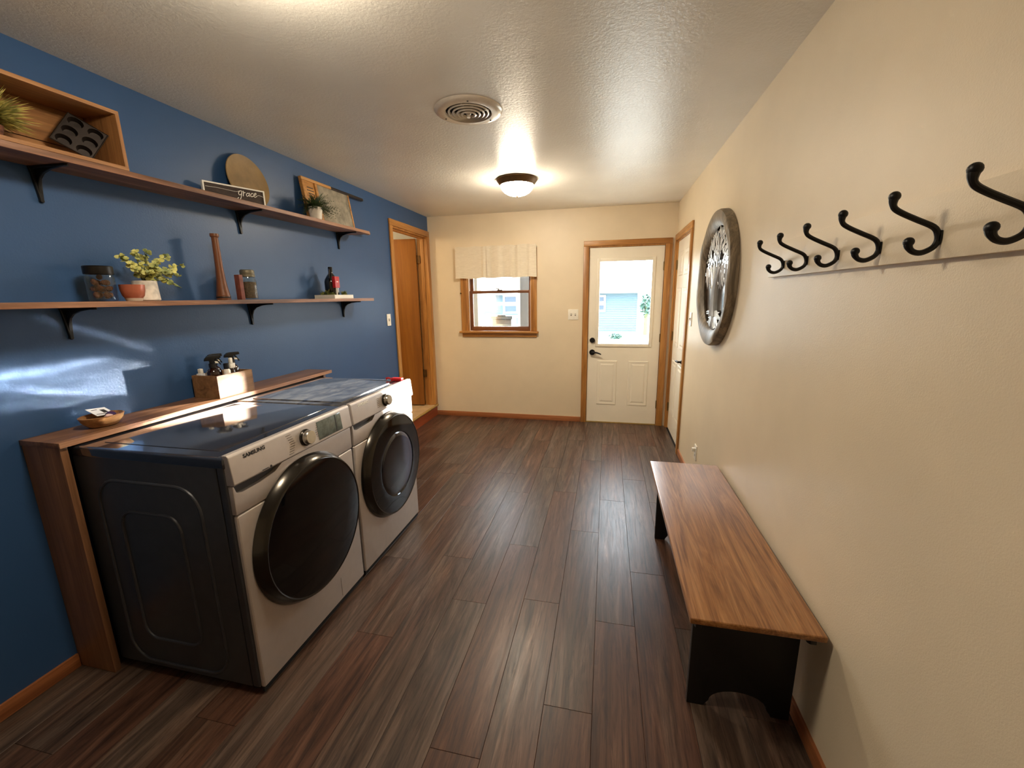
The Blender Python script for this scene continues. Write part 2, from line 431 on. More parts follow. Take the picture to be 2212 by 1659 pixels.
SY = D + .012                                   # room face of the slab
m = MB()
for a, b, c, d in cells(1.923, 2.718, .012, 2.014, [(2.026, 2.628, .930, 1.893)]): m.box((a, SY, c), (b, SY + .044, d))
slab = P(m, 'slab', 'whitepaint', d1)
m = MB()
for a, b, c, d in cells(2.008, 2.632, .916, 1.900, [(2.042, 2.597, .950, 1.863)]): m.box((a, SY - .012, c), (b, SY, d))
P(m, 'lite_frame', 'whitepaint', d1, bevel=.004)
P(B((2.020, SY + .016, .926), (2.630, SY + .020, 1.896)), 'pane', 'pane', d1)
def raised(x0, x1, z0, z1, y, par, axis='y', sgn=-1):
    """moulded door panel: a raised field inside a sunk border"""
    w = .022; m = MB()
    R = [(x0, z0), (x1, z0), (x1, z1), (x0, z1)]
    def ring(o, h): return [(x0 + o, z0 + o, h), (x1 - o, z0 + o, h), (x1 - o, z1 - o, h), (x0 + o, z1 - o, h)]
    L = [ring(0, 0), ring(.006, .006), ring(.018, .006), ring(.034, .001), ring(.05, .007)]
    vs_ = []
    for rg in L:
        for a, b, h in rg: vs_.append((a, y + sgn * h, b) if axis == 'y' else (y + sgn * h, a, b))
    fs = []
    for i in range(len(L) - 1):
        for j in range(4):
            q = (j + 1) % 4; fs.append((i * 4 + j, i * 4 + q, (i + 1) * 4 + q, (i + 1) * 4 + j))
    fs.append(tuple(range(len(L) * 4 - 4, len(L) * 4)))
    m.add(vs_, fs); return m.build('moulded_panel', 'whitepaint', par, ang=20)
raised(2.035, 2.262, .224, .752, SY, d1)
raised(2.388, 2.612, .224, .752, SY, d1)
P(MB().lathe([(0, 0), (.030, 0), (.030, .008), (.024, .016), (.0, .018)], (1.974, SY - .018, .989), 'y', 24), 'deadbolt', 'black', d1)
hd = P(MB().lathe([(0, 0), (.033, 0), (.033, .008), (.026, .016), (.012, .03), (0, .03)][::-1], (1.976, SY - .03, .850), 'y', 24), 'lever_rose', 'black', d1)
P(MB().tube([(1.976, SY - .045, .850), (2.0, SY - .052, .852), (2.03, SY - .052, .848), (2.06, SY - .05, .838), (2.078, SY - .046, .828)], [.011, .010, .009, .008, .006], 10), 'lever', 'black', d1)
P(MB().tube([(1.976, SY - .005, .850), (1.976, SY - .05, .850)], .010, 10), 'lever_neck', 'black', d1)
for z in (.25, 1.02, 1.80): P(MB().box((2.712, SY - .006, z - .045), (2.724, SY - .001, z + .045)).tube([(2.722, SY - .008, z - .05), (2.722, SY - .008, z + .05)], .006, 8), 'hinge', 'brass', d1)

# ------------------------------------------------------------------ side door on the right (door_2)
d2 = thing('door_2', kind='structure', loc=(W, 4.45, 0))
P(B((W - CT, 3.988, 0), (W, 4.05, 2.05)), 'casing_near', 'oak', d2, bevel=.005)
P(B((W - CT, 4.862, 0), (W, D - .002, 2.05)), 'casing_far', 'oak', d2, bevel=.005)
P(B((W - CT, 3.988, 2.05), (W, D - .002, 2.112)), 'casing_head', 'oak_y', d2, bevel=.005)
P(MB().box((W, 4.05, 0), (W + .11, 4.062, 2.038)).box((W, 4.85, 0), (W + .11, 4.862, 2.038)).box((W, 4.05, 2.038), (W + .11, 4.862, 2.05)), 'jamb', 'oak', d2)
SX = W + .014
P(B((SX, 4.064, .012), (SX + .036, 4.848, 2.036)), 'slab', 'whitepaint', d2)
for ya, yb in ((4.15, 4.415), (4.50, 4.765)):
    for za, zb in ((.22, .80), (.96, 1.56), (1.68, 1.92)): raised(ya, yb, za, zb, SX, d2, 'x')
P(MB().lathe([(0, -.028), (.012, -.028), (.026, -.014), (.032, -.006), (.032, 0), (0, 0)], (SX, 4.13, .87), 'x', 24), 'lever_rose', 'black', d2)
P(MB().tube([(SX - .01, 4.13, .87), (SX - .05, 4.13, .87), (SX - .056, 4.16, .872), (SX - .056, 4.21, .868), (SX - .05, 4.25, .86)], [.010, .010, .010, .009, .007], 10), 'lever', 'black', d2)
for z in (.25, 1.05, 1.80): P(MB().box((SX - .006, 4.838, z - .045), (SX - .001, 4.85, z + .045)).tube([(SX - .010, 4.846, z - .05), (SX - .010, 4.846, z + .05)], .006, 8), 'hinge', 'brass', d2)
P(B((W + .11, 3.95, -.05), (W + .14, 4.95, 2.2)), 'backing', 'gasket', d2)

# ------------------------------------------------------------------ doorway and open door on the left (door_3)
d3 = thing('door_3', kind='structure', loc=(0, 4.45, .145))
P(B((0, 3.963, .0), (CT, 4.02, 2.21)), 'casing_near', 'oak', d3, bevel=.005)
P(B((0, 4.848, .148), (CT, D - .001, 2.21)), 'casing_far', 'oak', d3, bevel=.005)
P(B((0, 3.963, 2.21), (CT, D - .001, 2.272)), 'casing_head', 'oak_y', d3, bevel=.005)
P(MB().box((-.12, 4.012, .146), (.001, 4.025, 2.2)).box((-.12, 4.848, .146), (.001, 4.86, 2.2)).box((-.12, 4.02, 2.196), (.001, 4.855, 2.212)), 'jamb', 'oak', d3)
P(MB().box((-.075, 4.836, .146), (-.035, 4.848, 2.196)).box((-.075, 4.025, .146), (-.035, 4.037, 2.196)).box((-.075, 4.025, 2.184), (-.035, 4.848, 2.196)), 'stop', 'oak', d3)
dm = Matrix.Translation((-.118, 4.838, 0)) @ Matrix.Rotation(math.radians(186), 4, 'Z')
P(B((.006, -.002, .156), (.80, .034, 2.186)).xf(dm), 'slab', 'birch', d3, bevel=.002)
for z in (.56, 1.95):
    P(MB().box((-.122, 4.826, z - .045), (-.080, 4.836, z + .045)).tube([(-.116, 4.830, z - .05), (-.116, 4.830, z + .05)], .007, 8), 'hinge', 'bronze', d3)
st = thing('door_step', 'beige tiled doorstep with a rounded tan edge under the left doorway', 'step', (0.0, 4.45, 0))
P(B((-.12, 4.026, .12), (.004, 4.847, .1445)), 'tread', 'tile', st)
P(MB().tube([(.016, 4.0, .134), (.016, D - .003, .134)], .0125, 12), 'nosing', 'nosing', st)
P(B((.0015, 3.965, .0), (.012, D - .013, .122)), 'riser', 'riser', st)

# ------------------------------------------------------------------ window_1
w1 = thing('window_1', kind='structure', loc=(.87, D, 1.09))
P(B((.394, D - CT, 1.092), (.478, D, 2.05)), 'casing_left', 'oak', w1, bevel=.005)
P(B((1.262, D - CT, 1.092), (1.326, D, 2.05)), 'casing_right', 'oak', w1, bevel=.005)
P(B((.394, D - CT, 2.0), (1.326, D, 2.06)), 'casing_head', 'oak_x', w1, bevel=.005)
P(MB().box((.478, D - .002, 1.09), (.490, D + .13, 2.0)).box((1.250, D - .002, 1.09), (1.262, D + .13, 2.0)).box((.478, D - .002, 1.985), (1.262, D + .13, 2.0)), 'jamb', 'oak', w1)
P(B((.366, D - .045, 1.068), (1.345, D + .13, 1.091)), 'stool', 'oak_x', w1, bevel=.005)
P(B((.396, D - .014, 1.020), (1.324, D, 1.068)), 'apron', 'oak_x', w1, bevel=.004)
P(MB().box((.490, D + .003, 1.091), (.494, D + .012, 1.985)).box((1.246, D + .003, 1.091), (1.250, D + .012, 1.985)), 'jamb_liner', 'white', w1)
def sash(y, z0, z1, bot, top):
    s = P(MB().box((.494, y, z0), (.536, y + .032, z1)).box((1.222, y, z0), (1.247, y + .032, z1)), 'sash_stile', 'sash_z', w1, bevel=.003)
    P(MB().box((.536, y, z0), (1.222, y + .032, z0 + bot)).box((.536, y, z1 - top), (1.222, y + .032, z1)), 'sash_rail', 'sash_x', w1, bevel=.003)
    P(B((.530, y + .014, z0 + bot * .6), (1.228, y + .018, z1 - top * .6)), 'pane', 'pane', w1)
sash(D + .016, 1.093, 1.571, .052, .032)
sash(D + .052, 1.541, 1.984, .032, .04)
P(MB().box((.845, D + .004, 1.571), (.905, D + .03, 1.580)).tube([(.87, D + .015, 1.585), (.845, D + .012, 1.590), (.825, D + .01, 1.598)], [.007, .006, .004], 8), 'sash_lock', 'bronze', w1)
P(MB().lathe([(0, 0), (.009, 0), (.009, .012), (0, .016)], (.39, D - .02, 1.545), 'x', 10), 'curtain_hook', 'brass', w1)

# valance
val = thing('valance', 'short oatmeal linen valance with soft pleats over the back window', 'curtain', (.845, D - .03, 2.06))
nx, nz = 90, 10; V = []; F = []
def pleat(u): 
    a = .009 * math.sin(u * 40) * (.25 if u < .34 else 1) + .014 * math.exp(-((u - .365) / .014) ** 2) - .012 * math.exp(-((u - .385) / .010) ** 2) + .012 * math.exp(-((u - .405) / .016) ** 2)
    for c_, s_, w_ in ((.55, .016, .03), (.70, .020, .022), (.78, .014, .02), (.92, .018, .02)): a += s_ * math.exp(-((u - c_) / w_) ** 2)
    return a
for side in (0, 1):
    for j in range(nz + 1):
        for i in range(nx + 1):
            u, v = i / nx, j / nz
            x = .357 + u * .970 + (v * .012 * (u - .35))
            amp = .75 + .45 * v
            y = D - .058 - pleat(u + .01 * v * math.sin(9 * u)) * amp - .006 * v + side * .003
            z = 2.074 + .005 * u - v * .360 + .004 * math.sin(u * 23) * v + .004 * math.sin(u * 31) * (1 - v)
            V.append((x, y, z))
n1 = (nx + 1) * (nz + 1)
for s in (0, 1):
    for j in range(nz):
        for i in range(nx):
            a = s * n1 + j * (nx + 1) + i; q = (a, a + 1, a + nx + 2, a + nx + 1); F.append(q if s else q[::-1])
for i in range(nx):
    F.append((i, i + 1, n1 + i + 1, n1 + i)); a = nz * (nx + 1) + i; F.append((a, n1 + a, n1 + a + 1, a + 1))
MB().add(V, F).build('cloth', 'curtain', val, ang=80)
P(MB().tube([(.36, D - .008, 2.05), (.36, D - .048, 2.055), (1.325, D - .048, 2.055), (1.325, D - .008, 2.05)], .006, 8), 'rod', 'white', val)

# ------------------------------------------------------------------ things outside
struct('ground', B((-40, D + .6, -.75), (40, 70, -.6)), 'ground')
hs = thing('neighbor_house', 'pale sided house across the yard seen through the door glass', 'house', (0, 25, -.6))
m = MB(); z = -.6
while z < 1.6:
    m.prism([(25, z), (25.0 - .05, z), (25.0 - .004, z + .1), (25, z + .1)], 'x', -9, 3.82); z += .1
sd = m.build('siding', 'siding', hs); sd['kind'] = 'stuff'
P(B((-9, 25, -.6), (3.82, 31, 1.62)), 'wall_core', 'siding', hs)
P(B((3.80, 24.95, -.6), (3.92, 25.1, 1.6)), 'corner_post', 'trimwhite', hs)
P(B((-9.3, 24.3, 1.60), (4.3, 31, 1.68)), 'soffit', 'trimwhite', hs)
P(MB().prism([(24.2, 1.68), (24.2, 1.84), (29, 4.0), (29, 3.8)], 'x', -9.4, 4.4), 'roof', 'roofing', hs)
P(B((-9.3, 24.22, 1.62), (4.35, 24.3, 1.86)), 'fascia', 'trimwhite', hs)
for x0, x1, z0, z1 in ((-4.02, -3.10, .48, 1.60), (1.55, 2.05, .55, 1.5)):
    fr = MB()
    zm = (z0 + z1) / 2 + .02
    for a, b, c, d in cells(x0, x1, z0, z1, [(x0 + .12, x1 - .10, z0 + .13, zm - .11), (x0 + .12, x1 - .10, zm + .11, z1 - .10)]): fr.box((a, 24.9, c), (b, 25.0, d))
    f = P(fr, 'window', 'trimwhite', hs)
    P(MB().box((x0 + .1, 24.95, z0 + .1), (x1 - .08, 24.97, zm - .09)), 'pane', 'houseglass', f)
    P(MB().box((x0 + .1, 24.95, zm + .09), (x1 - .08, 24.97, z1 - .08)), 'pane', 'houseglass', f)
def blob_leaves(n, c, r, size, rnd, seed=1):
    R = random.Random(seed); m = MB()
    for _ in range(n):
        th, ph, q = R.uniform(0, 2 * PI), math.acos(R.uniform(-1, 1)), R.random() ** .4
        p = Vector((c[0] + r[0] * q * math.sin(ph) * math.cos(th), c[1] + r[1] * q * math.sin(ph) * math.sin(th), c[2] + r[2] * q * math.cos(ph)))
        e = Matrix.Rotation(R.uniform(0, 6.28), 3, Vector((R.gauss(0, 1), R.gauss(0, 1), R.gauss(0, 1))).normalized())
        s = size * R.uniform(.6, 1.3)
        m.add([p + e @ Vector(v) * s for v in ((-1, 0, 0), (-.3, .5, .1), (.6, .35, 0), (1, 0, .1), (.5, -.4, 0), (-.4, -.45, .1))], [(0, 1, 2, 3, 4, 5)])
    return m
t = thing('yard_tree', 'green bushy tree beside the corner of the pale house outside', 'tree', (4.16, 23.2, -.6))
cr = P(blob_leaves(320, (4.16, 23.2, .92), (.36, .36, .62), .10, 1, 3), 'foliage', 'tree', t); cr['kind'] = 'stuff'
P(MB().tube([(4.16, 23.2, -.6), (4.16, 23.2, .3), (4.16, 23.2, 1.0)], [.12, .1, .06], 10), 'trunk', 'stem', t)
t = thing('yard_bush', 'low bluish bush on the pale ground outside the door', 'bush', (2.55, 21, -.6))
cr = P(blob_leaves(220, (2.55, 21, -.47), (.32, .3, .15), .06, 1, 4), 'foliage', 'tree', t); cr['kind'] = 'stuff'
P(MB().tube([(2.55, 21, -.6), (2.55, 21, -.45)], .03, 8), 'trunk', 'stem', t)
pw = thing('porch_window', 'white and grey porch window frame seen through the back window', 'window', (.7, 5.6, -.6))
P(B((.14, 5.6, -.6), (.389, 5.66, 2.6)), 'side_board', 'porchgrey', pw)
P(B((.985, 5.6, -.6), (1.9, 5.66, 2.6)), 'side_board', 'porchgrey', pw)  # widened beyond the view to keep the sun off the window
P(B((.389, 5.59, .2), (.440, 5.66, 2.3)), 'frame_stile', 'trimwhite', pw)
P(B((.955, 5.59, .2), (.985, 5.66, 2.3)), 'frame_stile', 'trimwhite', pw)
P(B((.440, 5.595, 1.382), (.955, 5.655, 1.425)), 'frame_rail', 'trimwhite', pw)
P(B((.440, 5.59, .2), (.955, 5.66, .95)), 'apron_board', 'trimwhite', pw)
P(B((.436, 5.625, .94), (.96, 5.629, 2.3)), 'pane', 'pane', pw)
P(B((.14, 5.59, 2.3), (1.9, 5.67, 2.6)), 'header_board', 'porchgrey', pw)
bn = thing('yard_bin', 'dark grey lidded box standing outside behind the back window', 'bin', (.37, 7.2, -.6))
P(B((.20, 7.0, -.6), (.545, 7.4, 1.12)), 'body', 'bin', bn, bevel=.02)
P(B((.185, 6.98, 1.12), (.565, 7.42, 1.175)), 'lid', 'bin', bn, bevel=.012)
P(B((.30, 6.97, 1.175), (.45, 7.0, 1.195)), 'handle', 'blackplastic', bn, bevel=.006)
struct('wall_porch', B((-2.2, 4.914 + .15, -.6), (-.0, 5.15, 2.6)), 'trimwhite')

# ------------------------------------------------------------------ laundry machines
def machine(y0, y1, name, label, dryer=False):
    xb, xf, xs = .17, .868, .886
    t = thing(name, label, name.replace('_', ' '), ((xb + xf) / 2, (y0 + y1) / 2, 0))
    cab = P(B((xb, y0, .03), (.832, y1, .952)), 'cabinet', 'charcoal', t, bevel=.008)
    # pressed ribs on the near side
    def rib(pts, w):
        q = MB(); q.tube([(p[0], y0 - .0005, p[1]) for p in pts], w, 8, flat=1.0); return q
    def rr_(x0, x1, z0, z1, r, skew=0.0, n=6):
        out = []
        for cx, cz, a0 in ((x1 - r, z1 - r, 0), (x0 + r, z1 - r, PI / 2), (x0 + r, z0 + r, PI), (x1 - r, z0 + r, 1.5 * PI)):
            for i in range(n + 1):
                a = a0 + PI / 2 * i / n; out.append((cx + r * math.cos(a), cz + r * math.sin(a)))
        return out + [out[0]]
    if not dryer:
        for q in (rr_(.262, .738, .058, .850, .10), rr_(.352, .630, .172, .728, .06)):
            P(rib(q, .006), 'pressed_rib', 'charcoal', cab)
    fr = P(B((.832, y0 - .001, .03), (xf, y1 + .001, .974)), 'front_frame', 'charcoal', t, bevel=.012, seg=3)
    P(B((xf - .002, y0 + .004, .032), (xs, y1 - .004, .756)), 'lower_front', 'champagne', t, bevel=.010, seg=3)
    # upper front with the drawer grip notch
    a, b = y0 + .004, y1 - .004
    if not dryer:
        pts = [(a, .760), (b, .760), (b, .867), (y0 + .235, .867), (y0 + .195, .846), (y0 + .12, .836), (y0 + .04, .834), (y0 + .018, .841), (y0 + .010, .867), (a, .867)]
    else:
        pts = [(a, .760), (b, .760), (b, .867), (y0 + .22, .867), (y0 + .19, .843), (y0 + .04, .836), (y0 + .018, .843), (y0 + .010, .867), (a, .867)]
    P(MB().prism(pts, 'x', xf - .002, xs), 'upper_front', 'champagne', t, bevel=.003)
    # control panel, tipped back slightly
    pr = [(xf - .006, .871), (.894, .871), (.898, .876), (.888, .974), (.882, .982), (xf - .006, .982)]
    cp = P(MB().prism(pr, 'y', y0 + .003, y1 - .003), 'control_panel', 'champagne', t, bevel=.010, seg=4)
    slope = math.atan2(.010, .098)
    def PM(y, z):   # plane matrix on the panel face: local x along +y, local y up
        x = .8985 - (z - .876) * .102
        return Matrix.Translation((x, y, z)) @ Matrix(((0, -math.sin(slope), math.cos(slope), 0), (1, 0, 0, 0), (0, math.cos(slope), math.sin(slope), 0), (0, 0, 0, 1)))
    ky = y0 + (.369 if not dryer else .327)
    q = MB().lathe([(0, 0), (.036, 0), (.036, .006), (.033, .010)], n=36).xf(PM(ky, .925)); bs = P(q, 'dial_collar', 'smoke', cp)
    P(MB().lathe([(.031, .008), (.030, .026), (.027, .030), (0, .0305)], n=36).xf(PM(ky, .925)), 'dial', 'chrome', cp)
    if not dryer:
        P(B((-.085, -.041, -.002), (.085, .041, .001)).xf(PM(y0 + .533, .926)), 'display', 'screen', cp, bevel=.001)
        P(B((-.003, -.040, .001), (.003, .040, .0015)).xf(PM(y0 + .575, .926)), 'display_divider', 'ink', cp)
        q = MB()
        for i in range(9):
            for s in (-1, 1):
                if s > 0 and i > 6: continue
                yy = ky + s * (.075 + .004 * abs(i - 4)); zz = .963 - i * .0095
                q.box((-.013, -.0012, 0), (.013, .0012, .0006)); q.v[-8:] = [tuple(PM(yy, zz) @ Vector(v)) for v in q.v[-8:]]
        P(q, 'cycle_marks', 'inkgrey', cp)['kind'] = 'stuff'
        q = MB().box((-.02, -.0012, 0), (.01, .0012, .0006)).lathe([(0, .0006), (.005, .0006), (.005, 0)], (.022, 0, 0), n=14).xf(PM(y0 + .145, .880)); P(q, 'drawer_mark', 'ink', cp)
    else:
        q = MB()
        for i in range(6):
            yy = ky - .075; zz = .95 - i * .0095
            q.box((-.013, -.0012, 0), (.013, .0012, .0006)); q.v[-8:] = [tuple(PM(yy, zz) @ Vector(v)) for v in q.v[-8:]]
        P(q, 'cycle_marks', 'inkgrey', cp)['kind'] = 'stuff'
    text_mesh('logo', 'SAMSUNG', .0195, 'ink' if not dryer else 'inkwhite', cp, PM(y0 + .060, .953), bold=.0006, sx=1.1)
    # lid: raised rim and sunken glossy field
    lg = 'lid_dusty' if dryer else 'lidgloss'
    lid = P(B((xb, y0 - .0015, .931), (xf + .004, y1 + .0015, .9735)), 'lid', lg, t, bevel=.011, seg=4)
    if not dryer: P(B((.262, y0 + .055, .972), (.800, y1 - .055, .9758)), 'lid_field', 'lidgloss', lid, bevel=.0022, seg=3)
    else:                                   # lid field with a shallow trough, shaped to focus sunlight onto the wall
        nx_, ny_ = 44, 24; V = []; F = []
        for i in range(nx_ + 1):
            x = .262 + .538 * i / nx_
            for j in range(ny_ + 1):
                y = y0 + .055 + (y1 - y0 - .11) * j / ny_
                d = .0011 * (1 + .22 * math.sin(y * 13)) * (1 + math.cos(2 * PI * (x - .665 - .012 * math.sin(y * 9)) / .40)) if abs(x - .665) < .2 else 0
                V.append((x, y, .9775 - d))
        for i in range(nx_):
            for j in range(ny_):
                a = i * (ny_ + 1) + j; F.append((a, a + ny_ + 1, a + ny_ + 2, a + 1))
        P(MB().add(V, F).box((.262, y0 + .055, .972), (.800, y1 - .055, .9745)), 'lid_field', lg, lid)
        P(MB().box((.259, y0 + .052, .972), (.263, y1 - .052, .9776)).box((.799, y0 + .052, .972), (.803, y1 - .052, .9776)).box((.263, y0 + .052, .972), (.799, y0 + .056, .9776)).box((.263, y1 - .056, .972), (.799, y1 - .052, .9776)), 'lid_border', lg, lid)
    P(B((xf + .002, y0 + .012, .9655), (xf + .006, y1 - .012, .9685)), 'lid_trim', 'chrome', lid)
    # round door
    yc, zc = (y0 + .350, .530)
    dr = P(MB().lathe([(.300, .884), (.316, .885), (.319, .890), (.3175, .896), (.298, .930), (.293, .933), (.288, .931), (.288, .884)], (0, yc, zc), 'x', 72), 'door', 'smoke', t)
    P(MB().lathe([(.291, .924), (.288, .9305), (.265, .9325), (.225, .9345), (.20, .936), (.194, .9355 if dryer else .9362), (.190, .932 if dryer else .9363)], (0, yc, zc), 'x', 64), 'door_glass', 'blackglass', dr)
    P(MB().lathe([(.191, .930 if dryer else .9362), (.186, .934 if dryer else .9364), (.165, .937), (.12, .939), (.06, .941), (0, .9415)], (0, yc, zc), 'x', 64), 'door_window', 'drumglass' if dryer else 'blackglass', dr)
    P(B((xf, y0 + .008, .010), (xf + .01, y1 - .008, .032)), 'kick_shade', 'rubber', t)  # black strip standing in for the shade in the gap below the front
    for fx in (.22, .82):
        for fy in (y0 + .05, y1 - .05):
            P(MB().lathe([(0, 0), (.028, 0), (.028, .010), (.012, .014), (.012, .034), (0, .034)], (fx, fy, 0), n=16), 'foot', 'rubber', t)
    if not dryer: P(B((xf, y0 + .50, .05), (xs + .0008, y0 + .501, .15)), 'filter_seam', 'inkgrey', t)
    return t
machine(1.082, 1.778, 'washing_machine', 'champagne front loading washer with a lit display, nearest the camera')
machine(1.789, 2.464, 'clothes_dryer', 'champagne front loading dryer beyond the washer, front in bright sunlight', True)

# counter frame behind the machines
ct = thing('counter_shelf', 'long brown stained wooden ledge standing behind washer and dryer', 'shelf', (.1, 1.8, 0))
P(B((.0, 1.036, .979), (.200, 2.604, 1.0)), 'top_board', 'walnut_y', ct, bevel=.002)
P(B((.200, 1.037, .9792), (.2025, 2.603, .9995)), 'front_edging', 'edging', ct)
P(B((.0, 1.040, 0), (.192, 1.064, .979)), 'end_panel', 'walnut_z', ct, bevel=.002)
P(B((.0, 2.576, 0), (.150, 2.600, .979)), 'end_panel', 'walnut_z', ct, bevel=.002)

# ------------------------------------------------------------------ wall shelves with iron brackets
zt1 = lambda y: 2.024 + (y - 1.18) * .0095
def bracket(y, zt, par):
    m = MB()
    m.prism([(y - .019, zt), (y + .019, zt), (y + .014, zt - .03), (y + .006, zt - .115), (y + .007, zt - .124), (y, zt - .129), (y - .007, zt - .124), (y - .006, zt - .115), (y - .014, zt - .03)], 'x', .0, .012)
    m.prism([(.0, y - .018), (.0, y + .018), (.15, y + .006), (.168, y + .007), (.174, y), (.168, y - .007), (.15, y - .006)], 'z', zt - .009, zt)
    arc = [(.010, zt - .105), (.016, zt - .07), (.028, zt - .043), (.05, zt - .026), (.09, zt - .014), (.15, zt - .008)]
    m.prism([(.006, zt - .004), (.006, zt - .115)] + arc + [(.155, zt - .004)], 'y', y - .005, y + .005)
    b = m.build('bracket', 'black', par, bevel=.0015, seg=1)
    P(MB().lathe([(0, .012), (.005, .012), (.004, .015), (0, .016)], (0, y, zt - .06), 'x', 10), 'screw', 'greymetal', b)
s1 = thing('wall_shelf', 'upper rustic wooden wall shelf on black brackets holding the open crate', 'shelf', (.095, 2.1, 2.0))
P(MB().prism([(.80, zt1(.80) - .022), (3.29, zt1(3.29) - .022), (3.29, zt1(3.29)), (.80, zt1(.80))], 'x', .001, .19), 'board', 'rustic', s1, bevel=.0015)
for y in (1.268, 2.178, 3.12): bracket(y, zt1(y) - .022, s1)
s2 = thing('wall_shelf', 'lower rustic wooden wall shelf on black brackets above the ledge', 'shelf', (.095, 2.1, 1.48))
P(B((.001, .80, 1.481), (.19, 3.272, 1.503)), 'board', 'rustic', s2, bevel=.0015)
for y in (1.262, 2.168, 3.098): bracket(y, 1.481, s2)

# ------------------------------------------------------------------ things on the upper shelf
tilt = math.atan(.0095)
cz = zt1(1.2) + .0005
ck = thing('wooden_crate', 'open fronted weathered wooden crate on the upper shelf', 'crate', (.10, 1.2, cz), (tilt, 0, 0))
def BL(a, b): return MB().box(a, b)
P(BL((-.088, -.36, 0), (.09, .272, .014)), 'bottom_board', 'crate_y', ck, local=True, bevel=.001)
P(BL((-.088, -.36, .206), (.09, .272, .22)), 'top_board', 'crate_y', ck, local=True, bevel=.001)
P(BL((-.088, .258, .014), (.09, .272, .206)), 'end_board', 'crate_z', ck, local=True, bevel=.001)
P(BL((-.088, -.36, .014), (.09, -.346, .206)), 'end_board', 'crate_z', ck, local=True, bevel=.001)
P(BL((-.088, -.346, .014), (-.078, .258, .074)), 'back_board', 'crate_y', ck, local=True, bevel=.001)
P(BL((-.088, -.346, .077), (-.078, .258, .206)), 'back_board', 'crate_y', ck, local=True, bevel=.001)
# muffin tin leaning in the crate
def muffin():
    m = MB(); a, b = .062, .056; n = 16
    cx_ = [-.031, .031]; cy_ = [-.056, 0, .056]; r = .0245
    for x in cx_:
        for y in cy_:
            sq = []; ci = []; c2 = []
            for i in range(n):
                th = 2 * PI * i / n; c_, s_ = math.cos(th), math.sin(th); k = 1 / max(abs(c_), abs(s_))
                sq.append((x + c_ * k * a / 2, y + s_ * k * b / 2, 0)); ci.append((x + r * c_, y + r * s_, 0)); c2.append((x + r * .74 * c_, y + r * .74 * s_, -.024))
            fs = [(i, (i + 1) % n, n + (i + 1) % n, n + i) for i in range(n)] + [(n + i, n + (i + 1) % n, 2 * n + (i + 1) % n, 2 * n + i) for i in range(n)] + [tuple(range(2 * n, 3 * n))]
            m.add(sq + ci + c2, fs)
    X, Y = .062, .084
    rim = [(-X, -Y), (X, -Y), (X, Y), (-X, Y), (-X, -Y)]
    m.tube([(p[0], p[1], 0) for p in rim], .003, 6)
    return m
mt = thing('muffin_tin', 'small dark six cup muffin tin leaning tilted in the open crate', 'muffin tin', (.106, 1.374, 2.132))
E1 = Vector((.501, .709, -.496)).normalized(); N_ = Vector((.864, -.447, .234)); N_ = (N_ - E1 * N_.dot(E1)).normalized(); E2 = N_.cross(E1)
R3 = Matrix((E1, E2, N_)).transposed().to_4x4()
MB_ = muffin(); MB_.xf(R3 @ Matrix.Diagonal((.95, .79, .9, 1))); MB_.build('pan', 'darkmetal', mt, local=True, ang=50)
# grassy plant in crate
def blades(n, base, spread, hgt, width, seed, droop=.4, up=(0, 0, 1)):
    R = random.Random(seed); m = MB()
    for _ in range(n):
        a = R.uniform(0, 2 * PI); s = spread * R.random() ** .6; h = hgt * R.uniform(.55, 1.1)
        d = Vector((math.cos(a), math.sin(a), 0)); side = Vector((-d.y, d.x, 0)) * width * R.uniform(.6, 1.3)
        p0 = Vector(base) + d * R.uniform(0, .012); p1 = p0 + d * s * .4 + Vector((0, 0, h * .65)); p2 = p0 + d * s + Vector((0, 0, h * (1 - droop * R.random())))
        m.add([p0 - side * .5, p0 + side * .5, p1 - side, p1 + side, p2], [(0, 1, 3, 2), (2, 3, 4)])
    return m
gp = thing('grass_plant', 'straw green spiky artificial plant inside the open crate', 'plant', (.10, 1.110, zt1(1.11) + .0165))
P(MB().lathe([(0, 0), (.032, 0), (.040, .045), (.036, .045), (.030, .01), (0, .01)], (.10, 1.110, zt1(1.11) + .0165), n=20), 'pot', 'cone', gp)
R_ = random.Random(11); m = MB()
for _ in range(700):
    a, e = R_.uniform(0, 2 * PI), R_.uniform(-.1, 1.25); L_ = R_.uniform(.05, .135)
    d = Vector((math.cos(a) * math.cos(e), math.sin(a) * math.cos(e), math.sin(e))); p0 = Vector((.10, 1.110, zt1(1.11) + .065)) + d * .01
    k = p0 + d * L_
    k.x = min(max(k.x, .035), .182)
    k.z = min(k.z, zt1(1.1) + .19)
    sd_ = d.cross(Vector((R_.gauss(0, 1), R_.gauss(0, 1), R_.gauss(0, 1)))).normalized() * .0028
    mid = p0.lerp(k, .6) + Vector((0, 0, .01))
    m.add([p0 - sd_ * .4, p0 + sd_ * .4, mid - sd_, mid + sd_, k], [(0, 1, 3, 2), (2, 3, 4)])
P(m, 'foliage', 'straw', gp)['kind'] = 'stuff'

# platter
pl = thing('round_platter', 'round tan wooden platter leaning on the blue wall behind the sign', 'platter', (.064, 2.243, zt1(2.243) + .003), (0, 0, 0))
lean = math.radians(9.5)
pm = Matrix.Rotation(-lean, 4, 'Y') @ Matrix.Translation((0, 0, .148))
MB().lathe([(0, -.012), (.11, -.010), (.138, .0), (.148, .006), (.146, .010), (.135, .006), (.10, -.003), (0, -.005)], (0, 0, 0), 'x', 48).xf(pm).build('dish', 'platter', pl, local=True)

